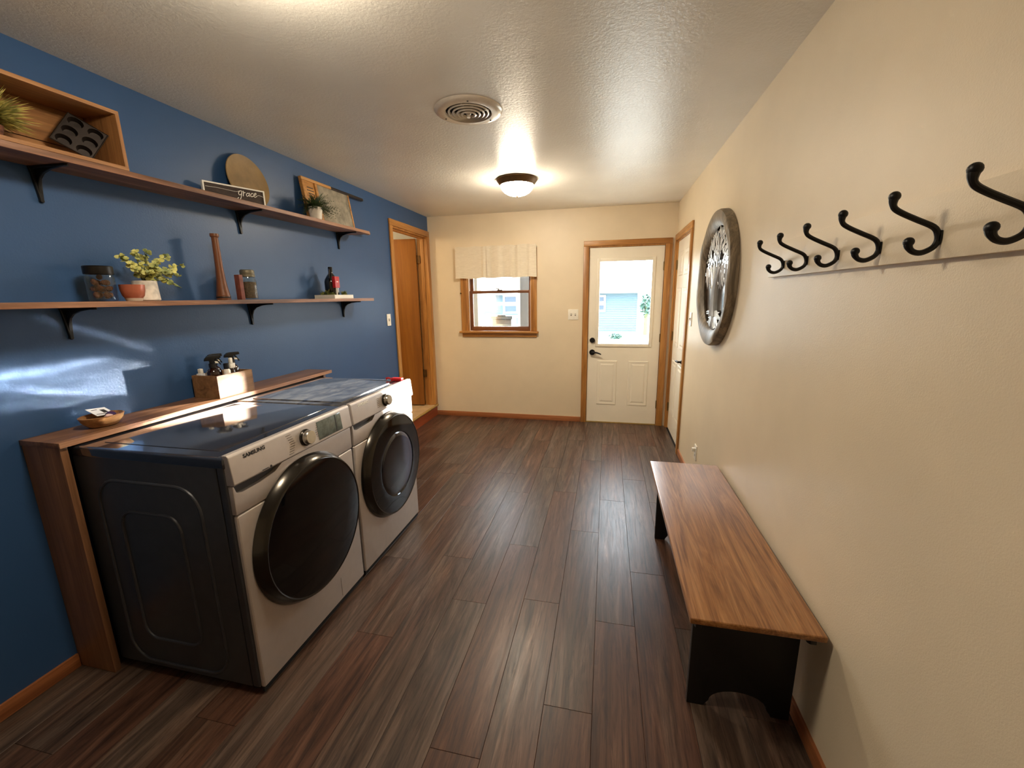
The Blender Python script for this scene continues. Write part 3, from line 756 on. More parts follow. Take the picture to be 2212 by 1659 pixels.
# grace sign: plane from (0.05,1.93) to (0.165,2.22)
A_ = Vector((.05, 1.93)); ud = Vector((.115, .29)).normalized()
sg = thing('wooden_sign', 'white framed dark sign lettered grace on the upper shelf', 'sign', (.108, 2.075, zt1(2.07)))
zb = zt1(2.2) + .0005
sm = Matrix(((ud.x, ud.y, 0, A_.x), (ud.y, -ud.x, 0, A_.y), (0, 0, 1, 0), (0, 0, 0, 1)))   # local: u along sign, v out into the room, z up
sm = Matrix(((ud.x, ud.y, 0, A_.x), (ud.y, -ud.x, 0, A_.y), (0, 0, 1, 0), (0, 0, 0, 1)))
P(B((.007, -.016, zb + .004), (.304, -.004, zb + .078)).xf(sm), 'panel', 'darkwood', sg)
P(MB().box((0, -.020, zb), (.311, 0, zb + .007)).box((0, -.020, zb + .076), (.311, 0, zb + .083)).box((0, -.020, zb + .007), (.007, 0, zb + .076)).box((.304, -.020, zb + .007), (.311, 0, zb + .076)).xf(sm), 'frame', 'inkwhite', sg)
STR = [([(.0136, 2.0909), (.0706, 2.0927), (.1186, 2.0905), (.16, 2.0895), (.1749, 2.0951)], .0006),
       ([(.1895, 2.0978), (.1791, 2.0955), (.172, 2.0845), (.1756, 2.075), (.1857, 2.0806), (.1915, 2.0973), (.1869, 2.0785), (.1815, 2.0601), (.1724, 2.0462), (.1638, 2.0465), (.1628, 2.0525), (.1702, 2.061)], .0013),
       ([(.1978, 2.0993), (.1984, 2.0893), (.1945, 2.0711)], .0014), ([(.1975, 2.0847), (.2032, 2.0924), (.2094, 2.0912)], .0011),
       ([(.2285, 2.0894), (.2199, 2.0914), (.2119, 2.0814), (.2162, 2.0742), (.2268, 2.0832)], .0013), ([(.2298, 2.0949), (.2266, 2.0796), (.2308, 2.0762)], .0014),
       ([(.2496, 2.0919), (.244, 2.0945), (.2349, 2.0846), (.2391, 2.0759), (.2494, 2.0812)], .0014),
       ([(.2528, 2.0848), (.2647, 2.0922), (.2643, 2.0987), (.2565, 2.0944), (.2521, 2.0835), (.2571, 2.076), (.2669, 2.0822)], .0013),
       ([(.2669, 2.0822), (.277, 2.089), (.2921, 2.0874), (.303, 2.0834)], .0006)]
def smooth(pts, n=5):
    out = []
    for i in range(len(pts) - 1):
        p0, p1, p2, p3 = (Vector(pts[max(0, min(len(pts) - 1, i + k))]) for k in (-1, 0, 1, 2))
        for s in range(n):
            t_ = s / n
            out.append(.5 * ((2 * p1) + (p2 - p0) * t_ + (2 * p0 - 5 * p1 + 4 * p2 - p3) * t_ ** 2 + (3 * p1 - p0 - 3 * p2 + p3) * t_ ** 3))
    return out + [Vector(pts[-1])]
m = MB()
for pts, rad in STR: m.tube([(p.x, -.0036, p.y) for p in smooth(pts)], rad * 1.45, 6, flat=1.0)
P(m.xf(sm), 'lettering', 'inkwhite', sg)

# potted fern and washboard
def cyl_pot(r0, r1, h, th=.004): return [(0, 0), (r0 * .9, 0), (r0, .004), (r1, h), (r1 - th, h), (r1 - th - .001, h - .012), (0, h - .014)]
fp = thing('potted_fern', 'dark green fern in a white pot before the washboard', 'plant', (.135, 2.70, zt1(2.70) + .0005))
P(MB().lathe(cyl_pot(.036, .047, .082), (.135, 2.70, zt1(2.70) + .0005), n=28), 'pot', 'whiteceramic', fp)
R_ = random.Random(5); m = MB()
for _ in range(230):
    a, e = R_.uniform(0, 2 * PI), R_.uniform(.0, 1.3); L_ = R_.uniform(.08, .165)
    b0 = Vector((.135, 2.70, zt1(2.7) + .075)); d = Vector((math.cos(a) * math.cos(e), math.sin(a) * math.cos(e), math.sin(e)))
    for i in range(9):
        f_i = (i + 1) / 9; p = b0 + d * L_ * f_i - Vector((0, 0, .05 * f_i * f_i)); p.x = max(p.x, .092)
        for s in (-1, 1):
            sd_ = d.cross(Vector((0, 0, 1))).normalized() * s * .016 * (1.1 - f_i) ; up_ = Vector((0, 0, .004))
            m.add([p, p + sd_ * .6 + d * .004 + up_, p + sd_ + d * .008, p + sd_ * .6 - d * .002 + up_ * .5], [(0, 1, 2, 3)])
P(m, 'foliage', 'fern', fp)['kind'] = 'stuff'
wb = thing('washboard', 'old wood framed washboard with ribbed zinc lying sideways on shelf', 'washboard', (.05, 3.1, zt1(3.1)))
def wz(y): return zt1(y)
wl = Matrix.Translation((.068, 2.715, wz(2.715) + .001)) @ Matrix.Rotation(tilt, 4, 'X') @ Matrix.Rotation(math.radians(-8), 4, 'Y')
def WB(a, b): return MB().box(a, b).xf(wl)
P(WB((-.012, 0, .28), (.012, .33, .300)), 'rail', 'wbwood', wb, bevel=.002)
P(WB((-.012, .33, .28), (.012, .770, .300)), 'leg', 'darkmetal', wb, bevel=.002)
P(WB((-.012, 0, 0), (.012, .770, .020)), 'leg', 'wbwood', wb, bevel=.002)
P(WB((-.012, 0, .020), (.012, .022, .28)), 'rail', 'wbwood', wb, bevel=.002)
P(WB((-.006, .022, .02), (.004, .135, .28)), 'panel', 'wbwood', wb, bevel=.001)
P(WB((-.012, .135, .020), (.012, .160, .28)), 'rail', 'wbwood', wb, bevel=.002)
P(WB((-.012, .535, .020), (.012, .550, .28)), 'rail', 'wbwood', wb, bevel=.002)
m = MB(); n = 30; V = []
for s in (0, 1):
    for i in range(n * 4 + 1):
        y = .160 + .375 * i / (n * 4); o_ = .004 + .0035 * math.cos(2 * PI * i / 4)
        V += [(o_ - s * .008, y, .02), (o_ - s * .008, y, .28)]
k = n * 4 + 1; F = []
for s in (0, 1):
    for i in range(k - 1):
        a = 2 * (s * k + i); F.append((a, a + 1, a + 3, a + 2))
P(m.add(V, F).xf(wl), 'ribbed_zinc', 'zincrib', wb, ang=80)
m = MB()
for i, (a, b) in enumerate(((.05, .115), (.045, .12), (.055, .11))): m.box((.004, a, .235 - i * .02), (.0045, b, .241 - i * .02))
P(m.xf(wl), 'worn_print', 'ink', wb)

# ------------------------------------------------------------------ things on the lower shelf
ZS = 1.5035
jr = thing('glass_jar', 'wide clear jar with dark lid holding dried brown cones', 'jar', (.10, 1.343, ZS))
P(MB().lathe([(0, .002), (.040, 0), (.046, .008), (.047, .095), (.042, .112), (.040, .118), (.038, .112), (.044, .094), (.043, .010), (0, .008)], (.10, 1.343, ZS), n=36), 'glass', 'jarglass', jr)
P(MB().lathe([(.036, .108), (.046, .108), (.047, .112), (.047, .138), (.044, .141), (0, .141)], (.10, 1.343, ZS), n=36), 'lid', 'darklid', jr)
def cone(x, y, z, r, rot, i):
    q = MB(); prof = [(0, -1.0)]
    for s in range(7):
        h = -1 + 2 * (s + .5) / 7; w_ = math.sqrt(max(.05, 1 - h * h)); prof += [(w_ * .72, h - .1), (w_, h + .06)]
    prof.append((0, 1.0)); q.lathe([(a * r * .8, b * r) for a, b in prof], n=14)
    o = q.build('dried_cone', 'cone', None); o.location = (x, y, z); o.rotation_euler = rot
    return tag(o, 'dried brown cone inside the wide clear jar', 'cone', 'dried cones inside the clear jar')
i = 0
for lay, z_ in enumerate((.0255, .0505, .0755)):
    for q in range(4):
        a = q * PI / 2 + lay * .8; cone(.10 + .0215 * math.cos(a), 1.343 + .0215 * math.sin(a), ZS + z_, .0148, (i * .9, i * 1.3, i), i); i += 1
cone(.10, 1.343, ZS + .097, .0125, (.4, .8, 0), i)
bw = thing('terracotta_bowl', 'small terracotta glazed cup before the birch pot on lower shelf', 'bowl', (.148, 1.424, ZS))
P(MB().lathe([(.030, .012), (.037, .022), (.042, .045), (.043, .068), (.039, .068), (.036, .03), (0, .016)], (.148, 1.424, ZS), n=32), 'cup', 'copper', bw)
P(MB().lathe([(0, 0), (.027, 0), (.031, .012), (0, .014)], (.148, 1.424, ZS), n=32), 'foot', 'cement', bw)
ep = thing('eucalyptus_plant', 'yellow green eucalyptus sprays in a birch bark pot on lower shelf', 'plant', (.09, 1.520, ZS))
P(MB().lathe(cyl_pot(.049, .045, .088), (.09, 1.520, ZS), n=28), 'pot', 'birchbark', ep)
R_ = random.Random(3); leaves = MB(); stems = MB()
tips = [(.10, 1.435, 1.69), (.09, 1.50, 1.715), (.11, 1.545, 1.725), (.06, 1.56, 1.70), (.12, 1.62, 1.705), (.14, 1.665, 1.665), (.12, 1.66, 1.62), (.15, 1.625, 1.57), (.15, 1.60, 1.585), (.13, 1.46, 1.64), (.16, 1.50, 1.625), (.15, 1.54, 1.645), (.16, 1.57, 1.63), (.08, 1.60, 1.66), (.06, 1.49, 1.67), (.17, 1.52, 1.66), (.12, 1.58, 1.68), (.10, 1.47, 1.66), (.15, 1.61, 1.64)]
for T_ in tips:
    p0 = Vector((.09, 1.52, 1.58)); p2 = Vector(T_); p1 = p0.lerp(p2, .5) + Vector((0, 0, .035))
    path = [(1 - t_) ** 2 * p0 + 2 * t_ * (1 - t_) * p1 + t_ * t_ * p2 for t_ in [i / 8 for i in range(9)]]
    stems.tube(path, [.0012] * 9, 5)
    for i in range(2, 9):
        for s in range(4 if i > 5 else 2):
            a = R_.uniform(0, 6.28); d = Vector((math.cos(a), math.sin(a), R_.uniform(-.3, .6))).normalized(); r = R_.uniform(.007, .0115)
            n_ = Vector((R_.gauss(.6, .6), R_.gauss(-.4, .6), R_.gauss(.4, .6))).normalized(); e1 = (d - n_ * d.dot(n_)).normalized(); e2 = n_.cross(e1)
            c_ = path[i] + e1 * r
            if c_.x < .02: continue
            leaves.add([c_ + e1 * r * math.cos(q) + e2 * r * .85 * math.sin(q) + n_ * .0015 * math.cos(2 * q) for q in [2 * PI * k / 7 for k in range(7)]], [tuple(range(7))])
P(leaves, 'leaves', 'euca', ep)['kind'] = 'stuff'
P(stems, 'stems', 'stem', ep)
bb = thing('wooden_bobbin', 'tall turned wooden textile bobbin standing on the lower shelf', 'bobbin', (.10, 1.906, ZS))
P(MB().lathe([(0, 0), (.033, 0), (.034, .006), (.031, .012), (.033, .018), (.032, .026), (.028, .05), (.022, .10), (.018, .17), (.0165, .25), (.0155, .322), (.020, .326), (.021, .334), (.020, .341), (.010, .342), (0, .34)], (.10, 1.906, ZS), n=32), 'spindle', 'spindle', bb)
P(MB().lathe([(.0338, .010), (.0345, .012), (.0345, .016), (.0335, .018)], (.10, 1.906, ZS), n=32), 'base_ring', 'darkmetal', bb)
bk = tag(B((.085, 2.005, ZS), (.118, 2.030, ZS + .137)).build('wooden_block', 'rust', None, bevel=.002), 'narrow rust red wooden block beside the zinc lidded jar', 'block')
j2 = thing('storage_jar', 'glass jar with aged zinc lid and brown contents on lower shelf', 'jar', (.10, 2.082, ZS))
P(MB().lathe([(0, .002), (.038, 0), (.042, .006), (.042, .105), (.036, .125), (.034, .140), (.032, .140), (.034, .124), (.0395, .104), (.0395, .008), (0, .006)], (.10, 2.082, ZS), n=36), 'glass', 'jarglass', j2)
P(MB().lathe([(0, .007), (.038, .009), (.0388, .098), (0, .102)], (.10, 2.082, ZS), n=30), 'filling', 'beans', j2)
P(MB().lathe([(.033, .128), (.038, .128), (.038, .140), (.036, .142), (.037, .146), (.037, .160), (.034, .166), (.030, .168), (0, .168)], (.10, 2.082, ZS), n=36), 'lid', 'zinclid', j2)
tr = thing('white_tray', 'shallow white wooden tray at the far end of the lower shelf', 'tray', (.09, 2.88, ZS))
P(B((.006, 2.762, ZS), (.176, 2.996, ZS + .006)), 'base', 'white', tr)
m = MB()
for a, b, c, d in cells(.006, .176, 2.762, 2.996, [(.014, .168, 2.770, 2.988)]): m.box((a, c, ZS + .006), (b, d, ZS + .027))
P(m, 'rim', 'white', tr, bevel=.001)
ZT = ZS + .0065
jg = thing('syrup_jug', 'small dark glass jug with a loop handle standing in white tray', 'jug', (.09, 2.86, ZT))
P(MB().lathe([(0, 0), (.042, 0), (.048, .01), (.050, .08), (.050, .118), (.046, .134), (.030, .160), (.016, .178), (.013, .186), (.013, .19), (0, .19)], (.09, 2.86, ZT), n=32), 'body', 'jugglass', jg)
P(MB().lathe([(0, .188), (.015, .188), (.016, .192), (.016, .222), (.013, .226), (0, .226)], (.09, 2.86, ZT), n=20), 'cap', 'darklid', jg)
P(MB().tube(smooth([(.09, 2.853, ZT + .198), (.105, 2.826, ZT + .206), (.118, 2.805, ZT + .19), (.118, 2.798, ZT + .160), (.108, 2.812, ZT + .128)], 5), .0045, 8), 'handle', 'jugglass', jg)
ro = thing('red_lantern', 'tiny red box lantern on a white post in front of jug', 'lantern', (.150, 2.822, ZT))
P(B((.143, 2.795, ZS + .078), (.167, 2.849, ZS + .160)), 'box', 'red', ro, bevel=.003)
P(MB().lathe([(0, 0), (.012, 0), (.012, .004), (.006, .006), (.006, .072), (0, .072)], (.155, 2.822, ZT), n=16), 'post', 'white', ro)
P(B((.1670, 2.812, ZS + .118), (.1676, 2.832, ZS + .126)), 'mark', 'pink', ro)
def clump(name, label, spots, ylo, yhi, mat):
    ms = thing(name, label, 'plant', (spots[0][0], spots[0][1], ZT)); m = MB()
    for bx, by, n, h in spots:
        q = blades(n, (bx, by, ZT), .034, h, .004, int(bx * 999 + by * 77), .7); m.add(q.v, q.f)
    m.v = [(min(max(p[0], .017), .165), min(max(p[1], ylo), yhi), p[2] + .0005) for p in m.v]
    P(m, 'sprigs', mat, ms)['kind'] = 'stuff'
clump('moss_sprigs', 'dark mossy sprigs at the near side of the jug in tray', ((.10, 2.785, 90, .065), (.14, 2.788, 60, .05), (.06, 2.785, 40, .06)), 2.772, 2.792, 'moss')
clump('moss_sprigs', 'pale green sprigs at the far end of the white tray', ((.13, 2.945, 70, .055), (.12, 2.965, 60, .065), (.06, 2.945, 30, .06)), 2.918, 2.986, 'moss')

# ------------------------------------------------------------------ things on the ledge behind the machines
ZC = 1.0005
bx_ = thing('wooden_box', 'pale finger jointed wooden box of spray bottles on the ledge', 'box', (.1, 1.83, ZC))
P(B((.170, 1.718, ZC), (.180, 1.940, ZC + .118)), 'front_board', 'boxwood', bx_)
P(B((.020, 1.718, ZC), (.030, 1.940, ZC + .118)), 'back_board', 'boxwood', bx_)
P(B((.030, 1.7185, ZC), (.170, 1.728, ZC + .118)), 'end_board', 'boxwood', bx_)
P(B((.030, 1.930, ZC), (.170, 1.9395, ZC + .118)), 'end_board', 'boxwood', bx_)
P(B((.030, 1.728, ZC), (.170, 1.930, ZC + .008)), 'bottom_board', 'boxwood', bx_)
for y in (1.7165, 1.9365):
    for i in range(14):
        z = ZC + .004 + i * .0083
        if z + .004 > ZC + .118: break
        if y < 1.8: P(B((.1705, y + .0012, z), (.1806, y + .0055, z + .0042)), 'finger_joint', 'walnut_z', bx_)
        else: P(B((.1705, y - .002, z), (.1806, y + .0034, z + .0042)), 'finger_joint', 'walnut_z', bx_)
m = MB(); R_ = random.Random(2)
for i in range(3):
    for j in range(9 - i * 2): m.box((.1800, 1.79 + j * .010 + i * .008, ZC + .092 - i * .011), (.1803, 1.796 + j * .010 + i * .008, ZC + .096 - i * .011))
P(m, 'faded_stamp', 'walnut_z', bx_)
def sprayer(x, y, ang, label, h=.010):
    s = thing('spray_bottle', label, 'bottle', (x, y, ZC + .0085), (0, 0, ang), 'spray bottles in the wooden box')
    MB().lathe([(0, 0), (.030, 0), (.032, .004), (.032, .098 + h), (.031, .110 + h), (.027, .121 + h), (.020, .129 + h), (.014, .133 + h), (.012, .140 + h), (0, .140 + h)], n=28).build('bottle', 'amber', s, local=True)
    MB().lathe([(0, .136 + h), (.016, .136 + h), (.016, .155 + h), (.011, .160 + h), (0, .160 + h)], n=20).build('collar', 'blackplastic', s, local=True)
    hd_ = [(-.034, .172 + h), (-.030, .186 + h), (-.018, .196 + h), (.0, .199 + h), (.040, .198 + h), (.042, .184 + h), (.012, .180 + h), (.010, .156 + h), (-.010, .156 + h), (-.012, .172 + h)]
    MB().prism(hd_, 'y', -.010, .010).build('head', 'blackplastic', s, local=True, bevel=.003)
    MB().prism([(.014, .182 + h), (.022, .182 + h), (.040, .150 + h), (.036, .146 + h), (.020, .168 + h)], 'y', -.005, .005).build('trigger', 'blackplastic', s, local=True, bevel=.0015)
    MB().prism([(.012, .168 + h), (.024, .166 + h), (.030, .156 + h), (.014, .158 + h)], 'y', -.0065, .0065).build('trigger_spring', 'white', s, local=True)
    return s
sprayer(.105, 1.770, math.radians(55), 'amber spray bottle with black trigger head at the box near corner')
sprayer(.062, 1.818, math.radians(60), 'amber spray bottle half hidden behind the nearest sprayer in box', .012)
sprayer(.100, 1.893, math.radians(62), 'amber spray bottle with black trigger head at the box far end', .012)
wbt = thing('white_bottle', 'little white squared bottle sticking up at the box near corner', 'bottle', (.052, 1.745, ZC + .0085))
P(MB().box((.036, 1.732, ZC + .0085), (.066, 1.758, ZC + .125)), 'body', 'paper', wbt, bevel=.002)
P(B((.041, 1.737, ZC + .125), (.061, 1.753, ZC + .150)), 'cap', 'white', wbt, bevel=.003)
sbt = thing('small_bottle', 'small white labelled bottle with a grey black cap in box', 'bottle', (.148, 1.812, ZC + .0085))
P(MB().lathe([(0, 0), (.016, 0), (.016, .125), (.011, .134), (0, .134)], (.148, 1.812, ZC + .0085), n=20), 'body', 'whiteceramic', sbt)
P(MB().lathe([(0, .133), (.013, .133), (.013, .160), (.010, .163), (0, .163)], (.148, 1.812, ZC + .0085), n=20), 'cap', 'blackplastic', sbt)
cbt = thing('white_sprayer', 'small bottle with a cream white spray head amid black sprayers', 'bottle', (.135, 1.852, ZC + .0085))
P(MB().lathe([(0, 0), (.018, 0), (.018, .110), (.010, .130), (0, .130)], (.135, 1.852, ZC + .0085), n=20), 'body', 'amber', cbt)
P(MB().box((.125, 1.840, ZC + .138), (.145, 1.872, ZC + .165)).box((.128, 1.846, ZC + .165), (.142, 1.862, ZC + .195)), 'head', 'white', cbt, bevel=.004)
# bowl with cards
bo = thing('wooden_bowl', 'small carved wooden bowl of papers on the ledge near end', 'bowl', (.105, 1.243, ZC))
P(MB().lathe([(0, 0), (.040, 0), (.050, .005), (.066, .026), (.073, .044), (.069, .046), (.060, .026), (.044, .010), (0, .007)], (.105, 1.243, ZC), n=40, sx=.86, sy=1.02), 'dish', 'bowlwood', bo)
cm = Matrix.Translation((.075, 1.262, ZC + .052)) @ Matrix.Rotation(math.radians(-18), 4, 'X') @ Matrix.Rotation(math.radians(28), 4, 'Y') @ Matrix.Rotation(math.radians(20), 4, 'Z')
cd = thing('paper_card', 'white printed card tilted up in the small wooden bowl', 'card', (.075, 1.262, ZC + .052))
P(B((-.026, -.044, -.0006), (.026, .044, .0006)).xf(cm), 'sheet', 'paper', cd)
P(MB().box((-.012, .004, .0007), (.010, .026, .0011)).box((.014, -.036, .0007), (.017, .02, .0011)).box((-.016, -.03, .0007), (-.013, -.004, .0011)).xf(cm), 'print', 'ink', cd)
def wrap(name, mat, label, p, s):
    q = MB().lathe([(0, -.5), (.35, -.42), (.5, 0), (.35, .42), (0, .5)], n=12, sx=1.3).xf(Matrix.Scale(s, 4)); o = q.build(name, mat, None); o.location = p; o.rotation_euler = (.5, .3, .8); return tag(o, label, 'wrapper')
wrap('purple_wrapper', 'purple', 'crumpled purple wrapper in the small wooden bowl', (.112, 1.272, ZC + .036), .030)
wrap('pink_wrapper', 'pink', 'pale pink wrapper at the front of the wooden bowl', (.135, 1.250, ZC + .034), .026)
rc = thing('red_clip', 'small red plastic clip on the far front corner of dryer', 'clip', (.79, 2.43, .974))
P(B((.775, 2.405, .974), (.850, 2.440, .994)), 'body', 'red', rc, bevel=.006)
P(MB().tube([(.775, 2.422, .983), (.755, 2.418, .992), (.738, 2.416, .986)], [.006, .006, .008], 8), 'jaw', 'red', rc)

# ------------------------------------------------------------------ bench
bz = .4696; bx0, bx1, by0, by1 = 2.423, 2.816, 1.258, 2.603
be = thing('wooden_bench', 'low bench with honey brown wood top and black legs by wall', 'bench', (2.63, 1.93, 0))
P(B((bx0, by0, bz - .022), (bx1, by1, bz)), 'seat', 'bench', be, bevel=.006, seg=3)
def legpanel(y):
    x0, x1 = 2.464, 2.806; n = 12
    pts = [(x0, .0), (x0 + .058, .0), (x0 + .064, .012)]
    w_ = (x1 - x0) / 2; cx = (x0 + x1) / 2
    for i in range(n + 1):
        a = PI - PI * i / n; pts.append((cx + (w_ - .074) * math.cos(a), .026 + .056 * math.sin(a)))
    pts += [(x1 - .064, .012), (x1 - .058, .0), (x1, .0), (x1, bz - .0225), (x0, bz - .0225)]
    return MB().prism(pts, 'y', y - .011, y + .011)
P(legpanel(1.40), 'leg', 'blackpaint', be, bevel=.002)
P(legpanel(2.497), 'leg', 'blackpaint', be, bevel=.002)
for x in (2.444, 2.776):
    prf = [(1.272, bz - .0225), (1.272, bz - .044), (1.29, bz - .054), (1.33, bz - .060), (1.345, bz - .078), (2.55, bz - .078), (2.565, bz - .060), (2.585, bz - .055), (2.60 - .005, bz - .040), (2.595, bz - .0225)]
    xa = x if x < 2.6 else x
    P(MB().prism(prf, 'x', xa, xa + .019), 'apron', 'blackpaint', be, bevel=.002)

# ------------------------------------------------------------------ coat rack
cr = thing('coat_rack', 'cream painted rail with six black double hooks on right wall', 'coat rack', (W, 1.4, 1.6))
P(B((W - .018, .66, 1.563), (W, 2.09, 1.700)), 'board', 'cream', cr, bevel=.002)
def hook(y):
    x0 = W - .018
    up = smooth([(.004, 1.600), (.006, 1.614), (.016, 1.629), (.048, 1.645), (.076, 1.659), (.092, 1.670), (.0965, 1.682), (.0955, 1.694)], 4)
    ra = [.0075] * len(up)
    for i in range(len(up)): ra[i] = .0060 if i < len(up) - 7 else (.0056 + .0046 * ((i - len(up) + 8) / 7))
    m = MB().tube([(x0 - p.x, y, p.y) for p in up], ra, 10)
    e = up[-1]; m.lathe([(.0108 * math.sin(PI * i / 8), -.0108 * math.cos(PI * i / 8)) for i in range(9)], (x0 - e.x, y, e.y), n=14)
    lo = smooth([(.004, 1.612), (.005, 1.598), (.012, 1.586), (.030, 1.577), (.046, 1.580), (.055, 1.590), (.056, 1.600)], 4)
    rb = [.0060 if i < len(lo) - 7 else (.0056 + .0042 * ((i - len(lo) + 8) / 7)) for i in range(len(lo))]
    m.tube([(x0 - p.x, y, p.y) for p in lo], rb, 10)
    e = lo[-1]; m.lathe([(.0102 * math.sin(PI * i / 8), -.0102 * math.cos(PI * i / 8)) for i in range(9)], (x0 - e.x, y, e.y), n=14)
    h = m.build('hook', 'black', cr)
    P(MB().prism([(y - .006, 1.592), (y + .006, 1.592), (y + .0075, 1.605), (y + .006, 1.622), (y - .006, 1.622), (y - .0075, 1.605)], 'x', x0 - .004, x0), 'base_plate', 'black', h, bevel=.002)
h0 = None
for y in (1.923, 1.719, 1.512, 1.308, 1.105, .902): hook(y)

# ------------------------------------------------------------------ round carved wall art
ar = thing('carved_wall_art', 'round weathered wood ring framing a polished silver tree on wall', 'wall art', (W, 3.0, 1.585))
yc, zc = 3.0, 1.587
def ringv(n=96):
    prof = [(.340, W - .004), (.332, W - .020), (.345, W - .038), (.372, W - .050), (.400, W - .055), (.420, W - .050), (.426, W - .036), (.426, W - .002), (.340, W - .002)]
    m = MB(); V = []; F = []; R_ = random.Random(8); k = len(prof)
    ph = [R_.uniform(0, 6.28) for _ in range(4)]
    for i in range(n):
        a = 2 * PI * i / n; wv = .006 * math.sin(2 * a + ph[0]) + .004 * math.sin(5 * a + ph[1])
        gv = .004 * math.sin(7 * a + ph[2])
        for j, (r, x) in enumerate(prof):
            r2 = r + (wv if j < 3 else 0); x2 = x + (gv if 2 <= j <= 4 else 0)
            V.append((x2, yc + r2 * math.cos(a), zc + r2 * math.sin(a)))
    for i in range(n):
        q = (i + 1) % n
        for j in range(k):
            p = (j + 1) % k; F.append((i * k + j, i * k + p, q * k + p, q * k + j))
    return m.add(V, F)
P(ringv(), 'ring', 'ringwood', ar, ang=45)
P(MB().lathe([(0, W - .008), (.345, W - .008), (.345, W - .002), (0, W - .002)], (0, yc, zc), 'x', 64), 'backing', 'mirrorback', ar)
R_ = random.Random(17); xp = W - .020
can = MB()
def leafpoly(c, d, l, w):
    d = Vector(d).normalized(); s = Vector((-d.y, d.x))
    pts = [c - d * l, c - d * l * .3 + s * w, c + d * l * .5 + s * w * .7, c + d * l, c + d * l * .5 - s * w * .7, c - d * l * .3 - s * w]
    return [(p.x, p.y) for p in pts]
for i in range(520):
    a = R_.uniform(-.05, PI + .05); q = .322 * R_.random() ** .5
    c_ = Vector((yc + q * math.cos(a), zc + .045 + q * math.sin(a)))
    if math.hypot(c_.x - yc, c_.y - zc) > .312: continue
    if R_.random() < .10: continue
    if math.hypot(c_.x - (yc - .10), c_.y - (zc + .12)) < .045 or math.hypot(c_.x - (yc + .14), c_.y - (zc + .17)) < .035: continue
    dx_ = xp + R_.uniform(-.004, .004)
    can.prism(leafpoly(c_, (math.cos(a) + R_.gauss(0, .4), math.sin(a) + R_.gauss(0, .4)), R_.uniform(.016, .028), R_.uniform(.007, .011)), 'x', dx_ - .001, dx_ + .001)
for i in range(70):                       # drooping strands under the canopy
    y = R_.uniform(yc - .27, yc + .27); L_ = R_.uniform(.03, .13) * (1 - abs(y - yc) * .8)
    can.tube([(xp, y, zc + .08), (xp, y + R_.gauss(0, .012), zc + .05 - L_ * .6), (xp, y + R_.gauss(0, .02), zc + .05 - L_)], [.006, .005, .002], 6)
P(can, 'canopy', 'silver', ar)['kind'] = 'stuff'
tk = MB()
for s, o_ in ((-1, .030), (-.35, .012), (.35, -.008), (1, -.03)):
    tk.tube(smooth([(xp, yc + s * .05, zc - .235), (xp, yc + s * .028, zc - .16), (xp, yc + s * .030, zc - .06), (xp, yc + s * .075, zc + .03), (xp, yc + s * .14, zc + .10)], 4), [.020, .019, .018, .018, .018, .018, .018, .018, .018, .017, .016, .015, .013, .012, .011, .009, .006], 8, flat=.5)
P(tk, 'trunk', 'silver', ar)
rt = MB()
for i in range(26):
    a = PI + (i + .5) / 26 * PI + R_.gauss(0, .05); r0 = .03; L_ = R_.uniform(.09, .17)
    b0 = Vector((yc + .05 * math.cos(a), zc - .20 + .03 * math.sin(a)))
    pts = [b0]
    for s in range(3):
        a2 = a + R_.gauss(0, .25); b0 = b0 + Vector((math.cos(a2), math.sin(a2))) * L_ / 3
        if math.hypot(b0.x - yc, b0.y - zc) > .318: b0 = Vector((yc, zc)) + (b0 - Vector((yc, zc))).normalized() * .318
        pts.append(b0)
    rt.tube([(xp, p.x, p.y) for p in pts], [.010, .008, .006, .004], 6, flat=.6)
P(rt, 'roots', 'silver', ar)

# ------------------------------------------------------------------ switches and outlet
def plate(name, label, cat, axis, c, w_, h_, toggles):
    t = thing(name, label, cat, c)
    def bb_(u0, u1, z0, z1, d0, d1):
        if axis == 'y': return MB().box((c[0] + u0, c[1] - d1, c[2] + z0), (c[0] + u1, c[1] - d0, c[2] + z1))
        s = 1 if axis == 'x+' else -1
        return MB().box((c[0] + s * d0, c[1] + u0, c[2] + z0), (c[0] + s * d1, c[1] + u1, c[2] + z1))
    P(bb_(-w_ / 2, w_ / 2, -h_ / 2, h_ / 2, 0, .006), 'cover', 'white', t, bevel=.002)
    for u in toggles:
        if cat == 'outlet':
            for z in (-.022, .022):
                P(bb_(u - .016, u + .016, z - .014, z + .014, .006, .008), 'socket', 'white', t, bevel=.001)
                P(bb_(u - .007, u - .004, z - .006, z + .006, .008, .0085), 'slot', 'ink', t); P(bb_(u + .004, u + .007, z - .006, z + .006, .008, .0085), 'slot', 'ink', t)
        else:
            P(bb_(u - .007, u + .007, -.013, .013, .006, .008), 'toggle_frame', 'inkgrey', t)
            P(bb_(u - .0045, u + .0045, -.002, .010, .008, .018), 'toggle', 'white', t, bevel=.001)
plate('light_switch', 'double cream light switch on the back wall beside the door', 'switch', 'y', (1.750, D, 1.284), .118, .118, (-.024, .024))
plate('light_switch', 'single white light switch on the blue wall beside the doorway', 'switch', 'x+', (0, 3.835, 1.288), .072, .116, (0,))
plate('light_switch', 'single white light switch on right wall beside the side door', 'switch', 'x-', (W, 3.838, 1.286), .072, .116, (0,))
plate('wall_outlet', 'white wall outlet low on the right wall behind the bench', 'outlet', 'x-', (W, 3.27, .30), .072, .116, (0,))
pg = thing('outlet_plug', 'white plug in the right wall outlet behind the bench', 'plug', (W - .02, 3.27, .32))
P(B((W - .030, 3.256, .309), (W - .0087, 3.284, .336)), 'body', 'white', pg, bevel=.004)

